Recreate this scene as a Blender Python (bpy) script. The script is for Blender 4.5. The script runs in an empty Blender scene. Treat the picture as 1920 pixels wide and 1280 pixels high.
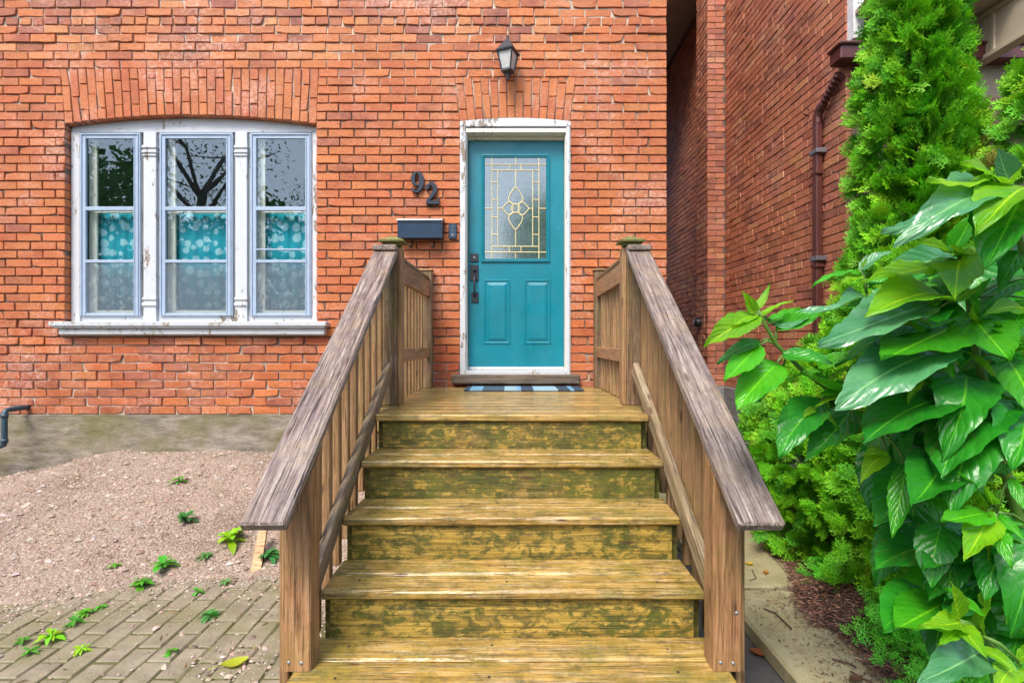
import bpy, bmesh, math, random
import numpy as np
from mathutils import Vector, Matrix, noise as mnoise

random.seed(7); rng = np.random.default_rng(7)
R = math.radians
SC = bpy.context.scene
COL = SC.collection

# ------------------------------------------------------------------ camera, sky, sun, exposure
C = 1.32                      # eye height above the ground
F = 970.0                     # focal length in pixels of a 1920-wide picture
cam_d = bpy.data.cameras.new('camera'); cam = bpy.data.objects.new('camera', cam_d); COL.objects.link(cam)
cam.location = (0, 0, C); cam.rotation_euler = (R(90), 0, 0)
cam_d.sensor_width = 36; cam_d.lens = 36 * F / 1920; cam_d.clip_start = .05; cam_d.clip_end = 500
SC.camera = cam
world = bpy.data.worlds.new('World'); SC.world = world; world.use_nodes = True
wn = world.node_tree; wn.nodes.clear()
SUNV = Vector((-.35, -.75, 1.15)).normalized()
sky = wn.nodes.new('ShaderNodeTexSky'); sky.sky_type = 'NISHITA'; sky.sun_disc = False
sky.sun_elevation = math.asin(SUNV.z); sky.sun_rotation = math.atan2(SUNV.x, SUNV.y)
sky.air_density = 1.0; sky.dust_density = 2.6; sky.ozone_density = 1.0
bg = wn.nodes.new('ShaderNodeBackground'); bg.inputs[1].default_value = .135
wo = wn.nodes.new('ShaderNodeOutputWorld')
wn.links.new(sky.outputs[0], bg.inputs[0]); wn.links.new(bg.outputs[0], wo.inputs[0])
sun_d = bpy.data.lights.new('sun', 'SUN'); sun_d.energy = 1.5; sun_d.angle = R(20); sun_d.color = (1, .95, .88)
sun = bpy.data.objects.new('sun', sun_d); COL.objects.link(sun); sun.location = (-5, -8, 15)
sun.rotation_euler = (-SUNV).to_track_quat('-Z', 'Y').to_euler()
SC.view_settings.view_transform = 'Standard'; SC.view_settings.look = 'None'
SC.view_settings.gamma = 1; SC.view_settings.use_curve_mapping = False
SC.view_settings.exposure = 1.38
SC.cycles.use_denoising = True
SC.cycles.max_bounces = 8; SC.cycles.transparent_max_bounces = 16
SC.cycles.sample_clamp_indirect = 6

# ------------------------------------------------------------------ object helpers
WM = {}
def finish(o, parent, M=None):
    COL.objects.link(o)
    M = M or Matrix.Identity(4)
    if parent is not None:
        o.parent = parent; o.matrix_parent_inverse = WM[parent.name].inverted()
    o.matrix_basis = M; WM[o.name] = M
    return o
def tag(o, label, cat, group=None):
    o['label'] = label; o['category'] = cat
    if group: o['group'] = group
    return o
def thing(name, loc, label, cat, group=None):
    o = bpy.data.objects.new(name, None); o.empty_display_size = .1
    finish(o, None, Matrix.Translation(loc)); return tag(o, label, cat, group)
def mk(verts, faces, mats, smooth=False, col=None, uv=None, mi=None):
    me = bpy.data.meshes.new('mesh'); me.from_pydata([tuple(v) for v in verts], [], faces)
    for m in (mats if isinstance(mats, (list, tuple)) else [mats]): me.materials.append(m)
    if smooth: me.polygons.foreach_set('use_smooth', [True] * len(me.polygons))
    if mi is not None: me.polygons.foreach_set('material_index', mi)
    if col is not None:
        a = me.color_attributes.new('tint', 'FLOAT_COLOR', 'POINT')
        c = np.ones((len(verts), 4), np.float32); c[:, :3] = np.asarray(col, np.float32); a.data.foreach_set('color', c.ravel())
    if uv is not None:
        ul = me.uv_layers.new(name='UVMap'); idx = np.zeros(len(me.loops), np.int32); me.loops.foreach_get('vertex_index', idx)
        ul.data.foreach_set('uv', np.asarray(uv, np.float32)[idx].ravel())
    me.update(); return me
def obj(name, me, parent=None, M=None):
    return finish(bpy.data.objects.new(name, me), parent, M)
def struct(o, kind='structure'): o['kind'] = kind; return o
def T(x, y, z): return Matrix.Translation((x, y, z))

class G:                                   # collects shapes into one mesh
    def __init__(s): s.v = []; s.f = []; s.c = []; s.u = []; s.m = []
    def add(s, v, f, col=None, uv=None, mi=0):
        b = len(s.v); s.v += [tuple(p) for p in v]; s.f += [tuple(b + i for i in q) for q in f]
        s.m += [mi] * len(f)
        if col is not None: s.c += [tuple(col)] * len(v) if np.ndim(col) == 1 else [tuple(q) for q in col]
        if uv is not None: s.u += list(uv)
        return s
    def box(s, x0, x1, y0, y1, z0, z1, c=.003, col=None, mi=0):
        v, f = cbox(x1 - x0, y1 - y0, z1 - z0, c); o = Vector(((x0 + x1) / 2, (y0 + y1) / 2, (z0 + z1) / 2))
        return s.add([Vector(p) + o for p in v], f, col, mi=mi)
    def tube(s, pts, rad, n=8, mi=0, col=None, cap=True):
        v, f = tube(pts, rad, n, cap); return s.add(v, f, col, mi=mi)
    def obj(s, name, mat, parent=None, smooth=False, M=None):
        return obj(name, mk(s.v, s.f, mat, smooth, s.c or None, s.u or None, s.m), parent, M)

def cbox(lx, ly, lz, c):
    h = (lx / 2, ly / 2, lz / 2); c = min(c, min(h) * .8); v = []; idx = {}
    for sx in (-1, 1):
        for sy in (-1, 1):
            for sz in (-1, 1):
                for a in range(3):
                    s = (sx, sy, sz); idx[s, a] = len(v)
                    v.append(tuple(s[k] * (h[k] if k == a else h[k] - c) for k in range(3)))
    f = []
    for a in range(3):
        b, d = (a + 1) % 3, (a + 2) % 3
        for s in (-1, 1):
            q = []
            for (p, r) in ((-1, -1), (1, -1), (1, 1), (-1, 1)):
                k = [0, 0, 0]; k[a] = s; k[b] = p; k[d] = r; q.append(idx[tuple(k), a])
            f.append(q if s > 0 else q[::-1])
    for a in range(3):
        b, d = (a + 1) % 3, (a + 2) % 3
        for p in (-1, 1):
            for r in (-1, 1):
                k0 = [0, 0, 0]; k0[a] = -1; k0[b] = p; k0[d] = r; k1 = k0[:]; k1[a] = 1
                q = [idx[tuple(k0), b], idx[tuple(k1), b], idx[tuple(k1), d], idx[tuple(k0), d]]
                f.append(q if p * r < 0 else q[::-1])
    for s in [(x, y, z) for x in (-1, 1) for y in (-1, 1) for z in (-1, 1)]:
        q = [idx[s, 0], idx[s, 1], idx[s, 2]]; f.append(q if s[0] * s[1] * s[2] > 0 else q[::-1])
    return v, f
def tube(pts, rad, n=8, cap=True):
    pts = [Vector(p) for p in pts]; rad = rad if hasattr(rad, '__len__') else [rad] * len(pts)
    v = []; f = []; up = None
    for i, p in enumerate(pts):
        t = (pts[min(i + 1, len(pts) - 1)] - pts[max(i - 1, 0)]).normalized()
        if up is None: up = Vector((0, 0, 1)) if abs(t.z) < .9 else Vector((1, 0, 0))
        a = t.cross(up).normalized(); b = a.cross(t).normalized(); up = b
        for k in range(n):
            q = 2 * math.pi * k / n; v.append(p + (a * math.cos(q) + b * math.sin(q)) * rad[i])
    for i in range(len(pts) - 1):
        for k in range(n):
            f.append((i * n + k, i * n + (k + 1) % n, (i + 1) * n + (k + 1) % n, (i + 1) * n + k))
    if cap: f.append(tuple(range(n))[::-1]); f.append(tuple((len(pts) - 1) * n + k for k in range(n)))
    return v, f
def lathe(prof, n=16):
    v = []; f = []
    for r, z in prof:
        for k in range(n): q = 2 * math.pi * k / n; v.append((r * math.cos(q), r * math.sin(q), z))
    for i in range(len(prof) - 1):
        for k in range(n): f.append((i * n + k, i * n + (k + 1) % n, (i + 1) * n + (k + 1) % n, (i + 1) * n + k))
    return v, f
def board(name, p0, p1, w, th, side, mat, parent, c=.005, wob=0):
    """plank from p0 to p1; w along 'side', th across both; its own x axis runs along the grain"""
    p0, p1 = Vector(p0), Vector(p1); X = (p1 - p0); L = X.length; X.normalize()
    Y = Vector(side); Y = (Y - X * Y.dot(X)).normalized(); Z = X.cross(Y)
    v, f = cbox(L, w, th, c)
    M = Matrix((X, Y, Z)).transposed().to_4x4(); M.translation = (p0 + p1) / 2
    return obj(name, mk(v, f, mat), parent, M)

# ------------------------------------------------------------------ material helpers
class NT:
    def __init__(s, name):
        s.m = bpy.data.materials.new(name); s.m.use_nodes = True; s.t = s.m.node_tree; s.t.nodes.clear()
        s.out = s.t.nodes.new('ShaderNodeOutputMaterial')
    def n(s, typ, ins=None, **props):
        nd = s.t.nodes.new('ShaderNode' + typ)
        for k, v in props.items(): setattr(nd, k, v)
        for k, v in (ins or {}).items():
            sk = nd.inputs[k]
            if isinstance(v, bpy.types.NodeSocket): s.t.links.new(v, sk)
            else: sk.default_value = tuple(v) + (1,) if (hasattr(v, '__len__') and len(v) == 3 and sk.type == 'RGBA') else v
        return nd
    def noise(s, vec, scale, detail=4, rough=.55, dist=0):
        return s.n('TexNoise', {'Vector': vec, 'Scale': scale, 'Detail': detail, 'Roughness': rough, 'Distortion': dist}).outputs['Fac']
    def ramp(s, fac, stops, interp='LINEAR'):
        r = s.n('ValToRGB', {'Fac': fac}); e = r.color_ramp; e.interpolation = interp
        while len(e.elements) < len(stops): e.elements.new(.5)
        for el, (p, c) in zip(e.elements, stops):
            el.position = p; el.color = (c, c, c, 1) if not hasattr(c, '__len__') else tuple(c) + (1,)
        return r.outputs['Color']
    def mix(s, fac, a, b, bt='MIX'):
        m = s.n('Mix', data_type='RGBA', blend_type=bt)
        for i, v in ((0, fac), (6, a), (7, b)):
            if isinstance(v, bpy.types.NodeSocket): s.t.links.new(v, m.inputs[i])
            else: m.inputs[i].default_value = tuple(v) + (1,) if hasattr(v, '__len__') else v
        return m.outputs[2]
    def math(s, op, a, b=0, clamp=False):
        return s.n('Math', {0: a, 1: b}, operation=op, use_clamp=clamp).outputs[0]
    def vmul(s, v, k): return s.n('VectorMath', {0: v, 1: k}, operation='MULTIPLY').outputs[0]
    def vadd(s, v, k): return s.n('VectorMath', {0: v, 1: k}, operation='ADD').outputs[0]
    def pos(s): return s.n('NewGeometry').outputs['Position']
    def oco(s): return s.n('TexCoord').outputs['Object']
    def bump(s, h, strength=.3, dist=.01): return s.n('Bump', {'Height': h, 'Strength': strength, 'Distance': dist}).outputs[0]
    def bsdf(s, col, rough=.6, bump=None, spec=.5, metal=0, **kw):
        ins = {'Base Color': col, 'Roughness': rough, 'Specular IOR Level': spec, 'Metallic': metal}; ins.update(kw)
        if bump is not None: ins['Normal'] = bump
        return s.n('BsdfPrincipled', ins).outputs[0]
    def done(s, sh): s.t.links.new(sh, s.out.inputs[0]); return s.m

def m_brick(name, k=1.0, effl=.5, wall=True):
    t = NT(name); p = t.pos(); tint = t.n('Attribute', attribute_name='tint').outputs['Color']
    a = t.noise(p, 9, 6, .65); b = t.noise(t.vmul(p, (60, 60, 160)), 1, 3); d = t.noise(p, 1.7, 6, .65); e = t.noise(p, 160, 2)
    c = t.mix(t.ramp(a, [(.3, .0), (.75, .6)]), tint, (.62 * k, .22 * k, .09 * k))
    c = t.mix(t.ramp(t.noise(t.vmul(p, (3, 3, 5)), 1, 5, .6), [(.42, 0), (.7, .55)]), c, (.62 * k, .23 * k, .085 * k))
    c = t.mix(t.ramp(b, [(.35, .5), (.5, 0)]), c, (.2 * k, .05 * k, .03 * k))
    c = t.mix(t.math('MULTIPLY', t.ramp(d, [(.5, 0), (.66, 1)]), t.ramp(t.noise(p, 34, 6, .75), [(.44, 0), (.66, effl)])), c, (.75, .52, .43))
    c = t.mix(t.math('MULTIPLY', t.ramp(t.noise(t.vadd(p, (7, 3, 1)), 2.2, 5, .6), [(.55, 0), (.7, .6)]), t.ramp(t.noise(p, 22, 6, .75), [(.45, 0), (.6, 1)])), c, (.14 * k, .05 * k, .035 * k))
    c = t.mix(t.ramp(e, [(.64, 0), (.72, .7)]), c, (.1, .04, .03))
    h = t.math('ADD', t.math('MULTIPLY', b, .5), t.math('MULTIPLY', t.noise(p, 45, 6, .75), 1.3))
    return t.done(t.bsdf(c, .58, t.bump(h, .75, .008), .35))
def m_mortar():
    t = NT('mortar'); p = t.pos(); z = t.n('SeparateXYZ', {0: p}).outputs[2]
    w = t.math('ADD', z, t.math('MULTIPLY', t.noise(p, 1.6, 4, .6), .9))
    pale = t.ramp(t.math('DIVIDE', w, 6), [(.24, .9), (.31, .12), (.60, .12), (.655, 1)])
    c = t.mix(pale, (.12, .08, .06), (.6, .5, .4))
    c = t.mix(t.ramp(t.noise(p, 14, 5, .7), [(.45, 0), (.75, .6)]), c, (.09, .07, .055))
    return t.done(t.bsdf(c, .9, t.bump(t.noise(p, 180, 4), .6, .006), .2))
def m_brickfar():
    t = NT('brick_distant'); p = t.pos(); s = t.n('SeparateXYZ', {0: p})
    u = t.math('ADD', s.outputs[0], s.outputs[1]); v = t.n('CombineXYZ', {0: u, 1: s.outputs[2]}).outputs[0]
    b = t.n('TexBrick', {'Vector': v, 'Color1': (.36, .1, .05), 'Color2': (.22, .06, .035), 'Mortar': (.2, .15, .12), 'Scale': 1.0,
        'Mortar Size': .006, 'Brick Width': .223, 'Row Height': .0747})
    return t.done(t.bsdf(b.outputs[0], .8))
def m_wood(name, cs, dark=(.05, .03, .018), algae=.3, alg=(.16, .17, .012), algc=(.45, .7), rough=.5, crack=.5, wet=0.0, pale=None, stain=.4, patch=0, ends=0, gs=1.0):
    t = NT(name); rnd = t.n('ObjectInfo').outputs['Random']; k = t.math('MULTIPLY', rnd, 53.0)
    v = t.vadd(t.oco(), t.n('CombineXYZ', {0: k, 1: k, 2: k}).outputs[0]); p = t.pos()
    g = t.noise(t.vmul(v, (1.3, 18 * gs, 18 * gs)), 2.2, 6, .65, 1.1); f = t.noise(t.vmul(v, (4, 130 * gs, 130 * gs)), 1.0, 4, .65, .5)
    f2 = t.noise(t.vmul(v, (2.2, 60, 60)), 1.0, 3, .5, .8)
    c = t.ramp(g, [(.28, cs[0]), (.5, cs[1]), (.72, cs[2])])
    c = t.mix(t.math('MULTIPLY', t.math('SUBTRACT', rnd, .5), .35, True), c, (.1, .05, .03))
    c = t.mix(t.ramp(f2, [(.36, .55), (.52, 0)]), c, cs[0])
    if pale: c = t.mix(t.ramp(t.noise(t.vmul(v, (1.6, 22, 22)), 2.5, 7, .75), [(.5, 0), (.64, .8)]), c, pale)
    an = t.noise(p, 5.5, 7, .72, .3); ex = t.math('ABSOLUTE', t.n('SeparateXYZ', {0: t.oco()}).outputs[0])
    if ends: an = t.math('ADD', an, t.ramp(t.math('ADD', ex, t.math('MULTIPLY', t.noise(p, 3, 4), .3)), [(.35, -.5 * ends if False else 0), (.85, ends)]))
    c = t.mix(t.math('MULTIPLY', t.ramp(an, [(algc[0], 0), (algc[1], 1)]), algae), c, alg)
    c = t.mix(t.math('MULTIPLY', t.ramp(t.noise(p, 17, 6, .75), [(.5, 0), (.68, 1)]), stain), c, dark)
    if patch:
        pn = t.math('ADD', t.noise(t.vmul(p, (9, 9, 15)), 1.6, 10, .78, .5), t.math('MULTIPLY', t.math('SUBTRACT', rnd, .5), .14))
        c = t.mix(t.math('MULTIPLY', t.ramp(pn, [(.51, 0), (.57, 1)]), patch), c, t.ramp(f2, [(.35, (.25, .155, .015)), (.6, (.55, .36, .07))]))
        c = t.mix(t.math('MULTIPLY', t.ramp(t.noise(t.vmul(p, (6, 6, 10)), 2.1, 9, .75), [(.5, 0), (.6, 1)]), patch), c, (.06, .065, .012))
    cr = t.ramp(f, [(.36, 1), (.44, 0)])
    c = t.mix(t.math('MULTIPLY', cr, crack), c, dark)
    vo = t.n('TexVoronoi', {'Vector': t.vmul(v, (3.3, 14, 14)), 'Scale': 1.0, 'Randomness': 1.0}).outputs['Distance']
    c = t.mix(t.ramp(vo, [(.07, .75), (.13, 0)]), c, (.07, .03, .015))
    h = t.math('SUBTRACT', f, t.math('MULTIPLY', cr, 1.2))
    rg = t.ramp(t.noise(p, 7, 4), [(.35, max(.08, rough - wet)), (.65, rough)])
    return t.done(t.bsdf(c, rg, t.bump(h, .55, .005), .5))
def m_peel(name, col=(.78, .8, .83), amt=.5, under=(.23, .17, .12), grn=0.0):
    t = NT(name); p = t.pos(); a = t.noise(t.vmul(p, (26, 26, 9)), 1, 7, .75); b = t.noise(p, 2.2, 3)
    th = t.math('ADD', a, t.math('MULTIPLY', t.math('SUBTRACT', b, .5), .5))
    mk_ = t.ramp(th, [(.64 - .1 * amt, 0), (.66 - .1 * amt, 1)])
    c = t.mix(t.ramp(t.noise(p, 14, 5), [(.4, 0), (.8, .5)]), col, (.62, .6, .58))
    c = t.mix(mk_, c, under)
    c = t.mix(t.ramp(t.noise(p, 7, 5), [(.6, 0), (.75, grn)]), c, (.25, .27, .06))
    h = t.math('SUBTRACT', t.math('MULTIPLY', t.noise(p, 130, 3), .25), mk_)
    return t.done(t.bsdf(c, .5, t.bump(h, .5, .004)))
def m_plain(name, col, rough=.5, metal=0, nz=.15, sc=12, bump=.12, spec=.5, bs=90):
    t = NT(name); p = t.pos(); n = t.noise(p, sc, 5, .65)
    c = t.mix(t.ramp(n, [(.35, 0), (.8, 1)]), col, tuple(x * (1 - nz * 2.2) for x in col))
    return t.done(t.bsdf(c, rough, t.bump(t.noise(p, bs, 4), bump, .004), spec, metal))
def m_glass(name, ior=1.7, tint=(.96, .985, .98), rough=0.0, wavy=0.0):
    t = NT(name); kw = {}
    if wavy: kw['Normal'] = t.bump(t.noise(t.pos(), 4.5, 2, .5), wavy, .02)
    fc = t.n('LayerWeight', dict({'Blend': .5}, **kw)).outputs['Facing']; f0 = ((ior - 1) / (ior + 1)) ** 2
    fr = t.math('ADD', f0, t.math('MULTIPLY', t.math('POWER', fc, 5.0), 1 - f0), True)
    gl = t.n('BsdfGlossy', dict({'Color': (.82, .93, 1), 'Roughness': rough}, **kw)).outputs[0]
    tr = t.n('BsdfTransparent', {'Color': tint}).outputs[0]
    return t.done(t.n('MixShader', {0: fr, 1: tr, 2: gl}).outputs[0])
def m_leaf(name, c0, c1, rough=.35, transl=.3, veins=False, bump=.3, spec=.5):
    t = NT(name); p = t.pos(); rnd = t.n('ObjectInfo').outputs['Random']
    if veins:
        uv = t.n('SeparateXYZ', {0: t.n('TexCoord').outputs['UV']}); u = uv.outputs[0]; w = t.math('ABSOLUTE', t.math('SUBTRACT', uv.outputs[1], .5))
        ph = t.math('MULTIPLY', t.math('SUBTRACT', u, t.math('MULTIPLY', w, .7)), 47)
        sv = t.math('SINE', ph); side = t.ramp(sv, [(.93, 0), (1, .35)]); mid = t.ramp(w, [(.012, .9), (.028, 0)])
        vm = t.math('MAXIMUM', mid, t.math('MULTIPLY', side, .45), True)
        c = t.mix(t.ramp(t.noise(p, 9, 4), [(.3, 0), (.7, 1)]), c0, c1)
        c = t.mix(t.math('MULTIPLY', t.math('SUBTRACT', rnd, .5), .8, True), c, tuple(x * .55 for x in c0))
        c = t.mix(t.math('MULTIPLY', vm, .8), c, (c1[0] * 2.0 + .06, c1[1] * 1.5 + .05, c1[2] * 1.5))
        c = t.mix(t.ramp(t.noise(t.vadd(t.vmul(t.n('TexCoord').outputs['UV'], (9, 5, 1)), t.n('CombineXYZ', {0: t.math('MULTIPLY', rnd, 40)}).outputs[0]), 2.0, 3, .6), [(.71, 0), (.74, .7)]), c, (.2, .16, .04))
        h = t.math('ADD', t.math('MULTIPLY', t.math('ABSOLUTE', t.math('SINE', t.math('MULTIPLY', t.math('ADD', ph, -1.57), .5))), .4), t.math('MULTIPLY', t.noise(t.oco(), 9, 3, .6, .6), .8))
        b = t.bump(h, bump, .012)
    else:
        tint = t.n('Attribute', attribute_name='tint').outputs['Color']
        c = t.mix(.5, c0, tint) if c0 else tint
        b = None
    d = t.bsdf(c, rough, b, spec)
    ts = t.n('BsdfTranslucent', {'Color': c}).outputs[0]
    return t.done(t.n('MixShader', {0: transl, 1: d, 2: ts}).outputs[0])

BRICK = m_brick('brick_orange', 1.0, .8); NBRICK = m_brick('brick_brown', .95, .45); MORTAR = m_mortar(); BFAR = m_brickfar()
TAN = ((.2, .09, .035), (.44, .22, .1), (.58, .35, .19))
W_POST = m_wood('wood_post', TAN, algae=.35, rough=.55, crack=.55, stain=.25)
W_BAL = m_wood('wood_baluster', ((.2, .1, .04), (.38, .21, .095), (.5, .31, .16)), algae=.35, rough=.6, crack=.4, stain=.2)
W_OLD = m_wood('wood_old_post', ((.09, .05, .025), (.21, .115, .055), (.33, .2, .11)), algae=.5, rough=.55, crack=.5, stain=.45, pale=(.36, .27, .19))
W_CAP = m_wood('wood_rail_cap', ((.1, .07, .065), (.22, .165, .15), (.34, .27, .23)), dark=(.03, .022, .022), algae=.5, alg=(.34, .24, .12), rough=.45, crack=.95, stain=.4, pale=(.46, .4, .34), wet=.15, gs=1.3)
W_TREAD = m_wood('wood_tread', ((.2, .105, .022), (.5, .3, .075), (.64, .45, .19)), dark=(.05, .045, .012), algae=.75, alg=(.21, .18, .035), algc=(.47, .66), rough=.32, crack=.85, wet=.22, stain=.6, pale=(.66, .53, .34), patch=.35, ends=.09)
W_DECK = m_wood('wood_deck', ((.22, .12, .035), (.5, .31, .085), (.63, .45, .19)), dark=(.07, .055, .03), algae=.65, alg=(.25, .24, .07), rough=.2, crack=.8, wet=.13, stain=.5, ends=.08)
W_RISER = m_wood('wood_riser', ((.07, .055, .012), (.19, .13, .028), (.38, .25, .075)), dark=(.035, .038, .008), algae=.85, alg=(.1, .115, .01), algc=(.42, .6), rough=.6, crack=.5, stain=.6, patch=.85, ends=.12)
W_LOW = m_wood('wood_lower_rail', ((.16, .1, .05), (.33, .24, .14), (.47, .38, .26)), algae=.4, alg=(.2, .19, .05), rough=.55, crack=.6, stain=.15)
W_SILL = m_wood('wood_threshold', ((.07, .05, .035), (.15, .11, .08), (.24, .18, .13)), algae=.15, rough=.7, crack=.8, stain=.5)
W_MOSS = m_wood('wood_mossy', ((.12, .1, .03), (.25, .22, .07), (.36, .32, .14)), algae=.55, alg=(.1, .16, .03), algc=(.4, .6), rough=.7, crack=.5)
WHITE = m_peel('paint_white_peeling', (.54, .565, .595), amt=.3); WHITE2 = m_peel('paint_white_worn', (.56, .58, .6), amt=.5); CREAM = m_peel('paint_cream', (.74, .71, .6), .1)
SILLW = m_peel('paint_sill', (.5, .53, .56), .4, (.3, .24, .17), .5)
ALU = m_plain('aluminium_pale_blue', (.36, .45, .57), .4, nz=.08, bump=.05)
def m_teal():
    t = NT('paint_teal'); p = t.pos(); c = t.mix(t.ramp(t.noise(p, 3.5, 6, .65), [(.35, 0), (.75, 1)]), (.0, .2, .27), (.0, .15, .19))
    c = t.mix(t.ramp(t.noise(t.vmul(p, (14, 14, 5)), 1.5, 6, .7), [(.62, 0), (.72, .35)]), c, (.08, .3, .35)); c = t.mix(t.ramp(t.noise(p, 21, 4, .6), [(.735, 0), (.75, .8)]), c, (.4, .5, .5))
    return t.done(t.bsdf(c, t.ramp(t.noise(p, 6, 4), [(.3, .25), (.7, .5)]), t.bump(t.math('ADD', t.noise(p, 70, 4), t.math('MULTIPLY', t.noise(t.vmul(p, (90, 90, 6)), 1, 3), .7)), .25, .004)))
TEAL = m_teal()
BLACKM = m_plain('metal_black', (.02, .022, .028), .4, nz=.1); NAVY = m_plain('metal_navy', (.02, .05, .1), .32, nz=.2, sc=9)
BRASS = m_plain('brass_came', (.85, .72, .38), .35, .3, nz=.1)
GLASS = m_glass('window_glass', 1.75, wavy=.012); DGLASS_T = None
CONC = None

def m_concrete(name, a, b, moss=(.2, .2, .06), mo=.5, strat=True, rough=.85):
    t = NT(name); p = t.pos(); n = t.noise(t.vmul(p, (4, 4, 16) if strat else (6, 6, 6)), 1.2, 8, .7)
    c = t.ramp(n, [(.3, a), (.7, b)])
    c = t.mix(t.math('MULTIPLY', t.ramp(t.noise(p, 2.6, 6, .65), [(.45, 0), (.65, 1)]), mo), c, moss)
    c = t.mix(t.ramp(t.noise(p, 70, 3), [(.6, 0), (.75, .5)]), c, tuple(x * .4 for x in a))
    h = t.math('ADD', n, t.math('MULTIPLY', t.noise(p, 60, 5, .7), .6))
    return t.done(t.bsdf(c, rough, t.bump(h, .6, .012), .3))
CONC = m_concrete('concrete_foundation', (.1, .08, .055), (.4, .35, .29), (.16, .145, .055), .8)
SLAB = m_concrete('concrete_slab', (.27, .23, .12), (.45, .4, .24), (.24, .22, .08), .5, False, .6)
PAVER = m_concrete('paver_concrete', (.17, .145, .1), (.33, .285, .205), (.17, .16, .06), .65, False, .6)
ASPH = m_concrete('ground_dark', (.05, .048, .05), (.1, .095, .095), (.07, .075, .03), .4, False, .7)
def m_soil():
    t = NT('soil_gravelly'); p = t.pos()
    v = t.n('TexVoronoi', {'Vector': p, 'Scale': 55.0}); v2 = t.n('TexVoronoi', {'Vector': p, 'Scale': 130.0})
    c = t.ramp(t.noise(p, 2.2, 6, .6), [(.3, (.19, .13, .095)), (.55, (.35, .26, .2)), (.75, (.27, .18, .135))])
    c = t.mix(t.ramp(t.n('SeparateColor', {0: v2.outputs['Color']}).outputs[0], [(.7, 0), (.95, .8)]), c, (.5, .42, .35))
    c = t.mix(t.ramp(t.noise(p, 45, 5, .7), [(.5, 0), (.7, .6)]), c, (.12, .075, .05))
    h = t.math('ADD', t.math('MULTIPLY', v.outputs['Distance'], .7), t.math('ADD', t.math('MULTIPLY', v2.outputs['Distance'], .3), t.noise(p, 20, 6, .7)))
    return t.done(t.bsdf(c, .85, t.bump(h, .9, .02), .25))
SOIL = m_soil()
def m_tint(name, rough=.8, spec=.3):
    t = NT(name); c = t.n('Attribute', attribute_name='tint').outputs['Color']
    return t.done(t.bsdf(c, rough, None, spec))
TINT = m_tint('loose_bits'); WET = m_tint('wet_bits', .45, .4)
EARTH = m_plain('bed_earth', (.05, .025, .016), .8, nz=.2, sc=30, bump=.9, bs=45)
BROWNM = m_plain('metal_brown', (.13, .04, .032), .38, nz=.15, sc=8, bump=.08); GREYM = m_plain('metal_grey', (.26, .27, .3), .4, .4, nz=.15)
BEIGE = m_plain('soffit_beige', (.5, .42, .3), .6, nz=.08, sc=4); DARKIN = m_plain('interior_dark', (.12, .13, .12), .9, nz=.1)
CEDAR = m_leaf('cedar_scales', None, None, .6, .2, spec=.25)
LEAFD = m_leaf('leaf_dark', (.01, .18, .012), (.035, .3, .016), .3, .28, True, .3)
LEAFM = m_leaf('leaf_mid', (.035, .33, .012), (.1, .5, .014), .3, .42, True, .3)
LEAFY = m_leaf('leaf_young', (.12, .44, .012), (.3, .6, .015), .32, .48, True, .35)
LEAFSHEEN = m_leaf('leaf_sky_sheen', (.05, .24, .08), (.12, .36, .15), .24, .3, True, .3, .8)  # sky sheen on glossy leaves, painted in as a paler blue-green
WEED = m_leaf('weed_leaf', None, None, .5, .35)
STEMG = m_plain('stem_green', (.11, .24, .03), .5, nz=.2); BARK = m_plain('bark', (.1, .06, .04), .9, nz=.25, sc=20, bump=.8, bs=30)

# ------------------------------------------------------------------ ground
gm = mk([(-90, -60, -.045), (90, -60, -.045), (90, 120, -.045), (-90, 120, -.045)], [(0, 1, 2, 3)], ASPH)
struct(obj('ground', gm))

YW = 4.47                     # face of the brickwork
SW = F / YW
def wx(px): return (px - 960) / SW
def wz(py): return C + (640 - py) / SW
def at(px, py, d): return Vector(((px - 960) * d / F, d, C + (640 - py) * d / F))

# ------------------------------------------------------------------ brick house
house = thing('brick_house', (-1.5, YW, 0), 'orange red brick house front with teal door and white three-part window', 'house')
ROW = .0747; Z0 = C - .631; NR = 54; XL, XR = -4.95, 1.336
WXL, WXR, WSB, WSP, WSC = -3.866, -1.691, C + .16, C + 1.880, C + 1.9585
DXL, DXR, DSB, DSP, DSC = -.4515, .507, C - .335, C + 1.8986, C + 1.9286
WT = Z0 + 40 * ROW; DT = Z0 + 39 * ROW
def arch_z(x, xl, xr, sp, sc):
    m = (xl + xr) / 2; h = (xr - xl) / 2; s = sc - sp; r = (h * h + s * s) / (2 * s)
    return sc - r + math.sqrt(max(r * r - (x - m) ** 2, 0))
def hole(z):                  # intervals left out of the coursing at height z
    o = []
    if WSB < z < WT:
        k = max(0, (z - WSP) / (WT - WSP)); o.append((WXL - .042 * k, WXR + .023 * k))
    if DSB < z < DT:
        k = max(0, (z - DSP) / (DT - DSP)); o.append((DXL - .045 * k, DXR + .045 * k))
    return o
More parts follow.
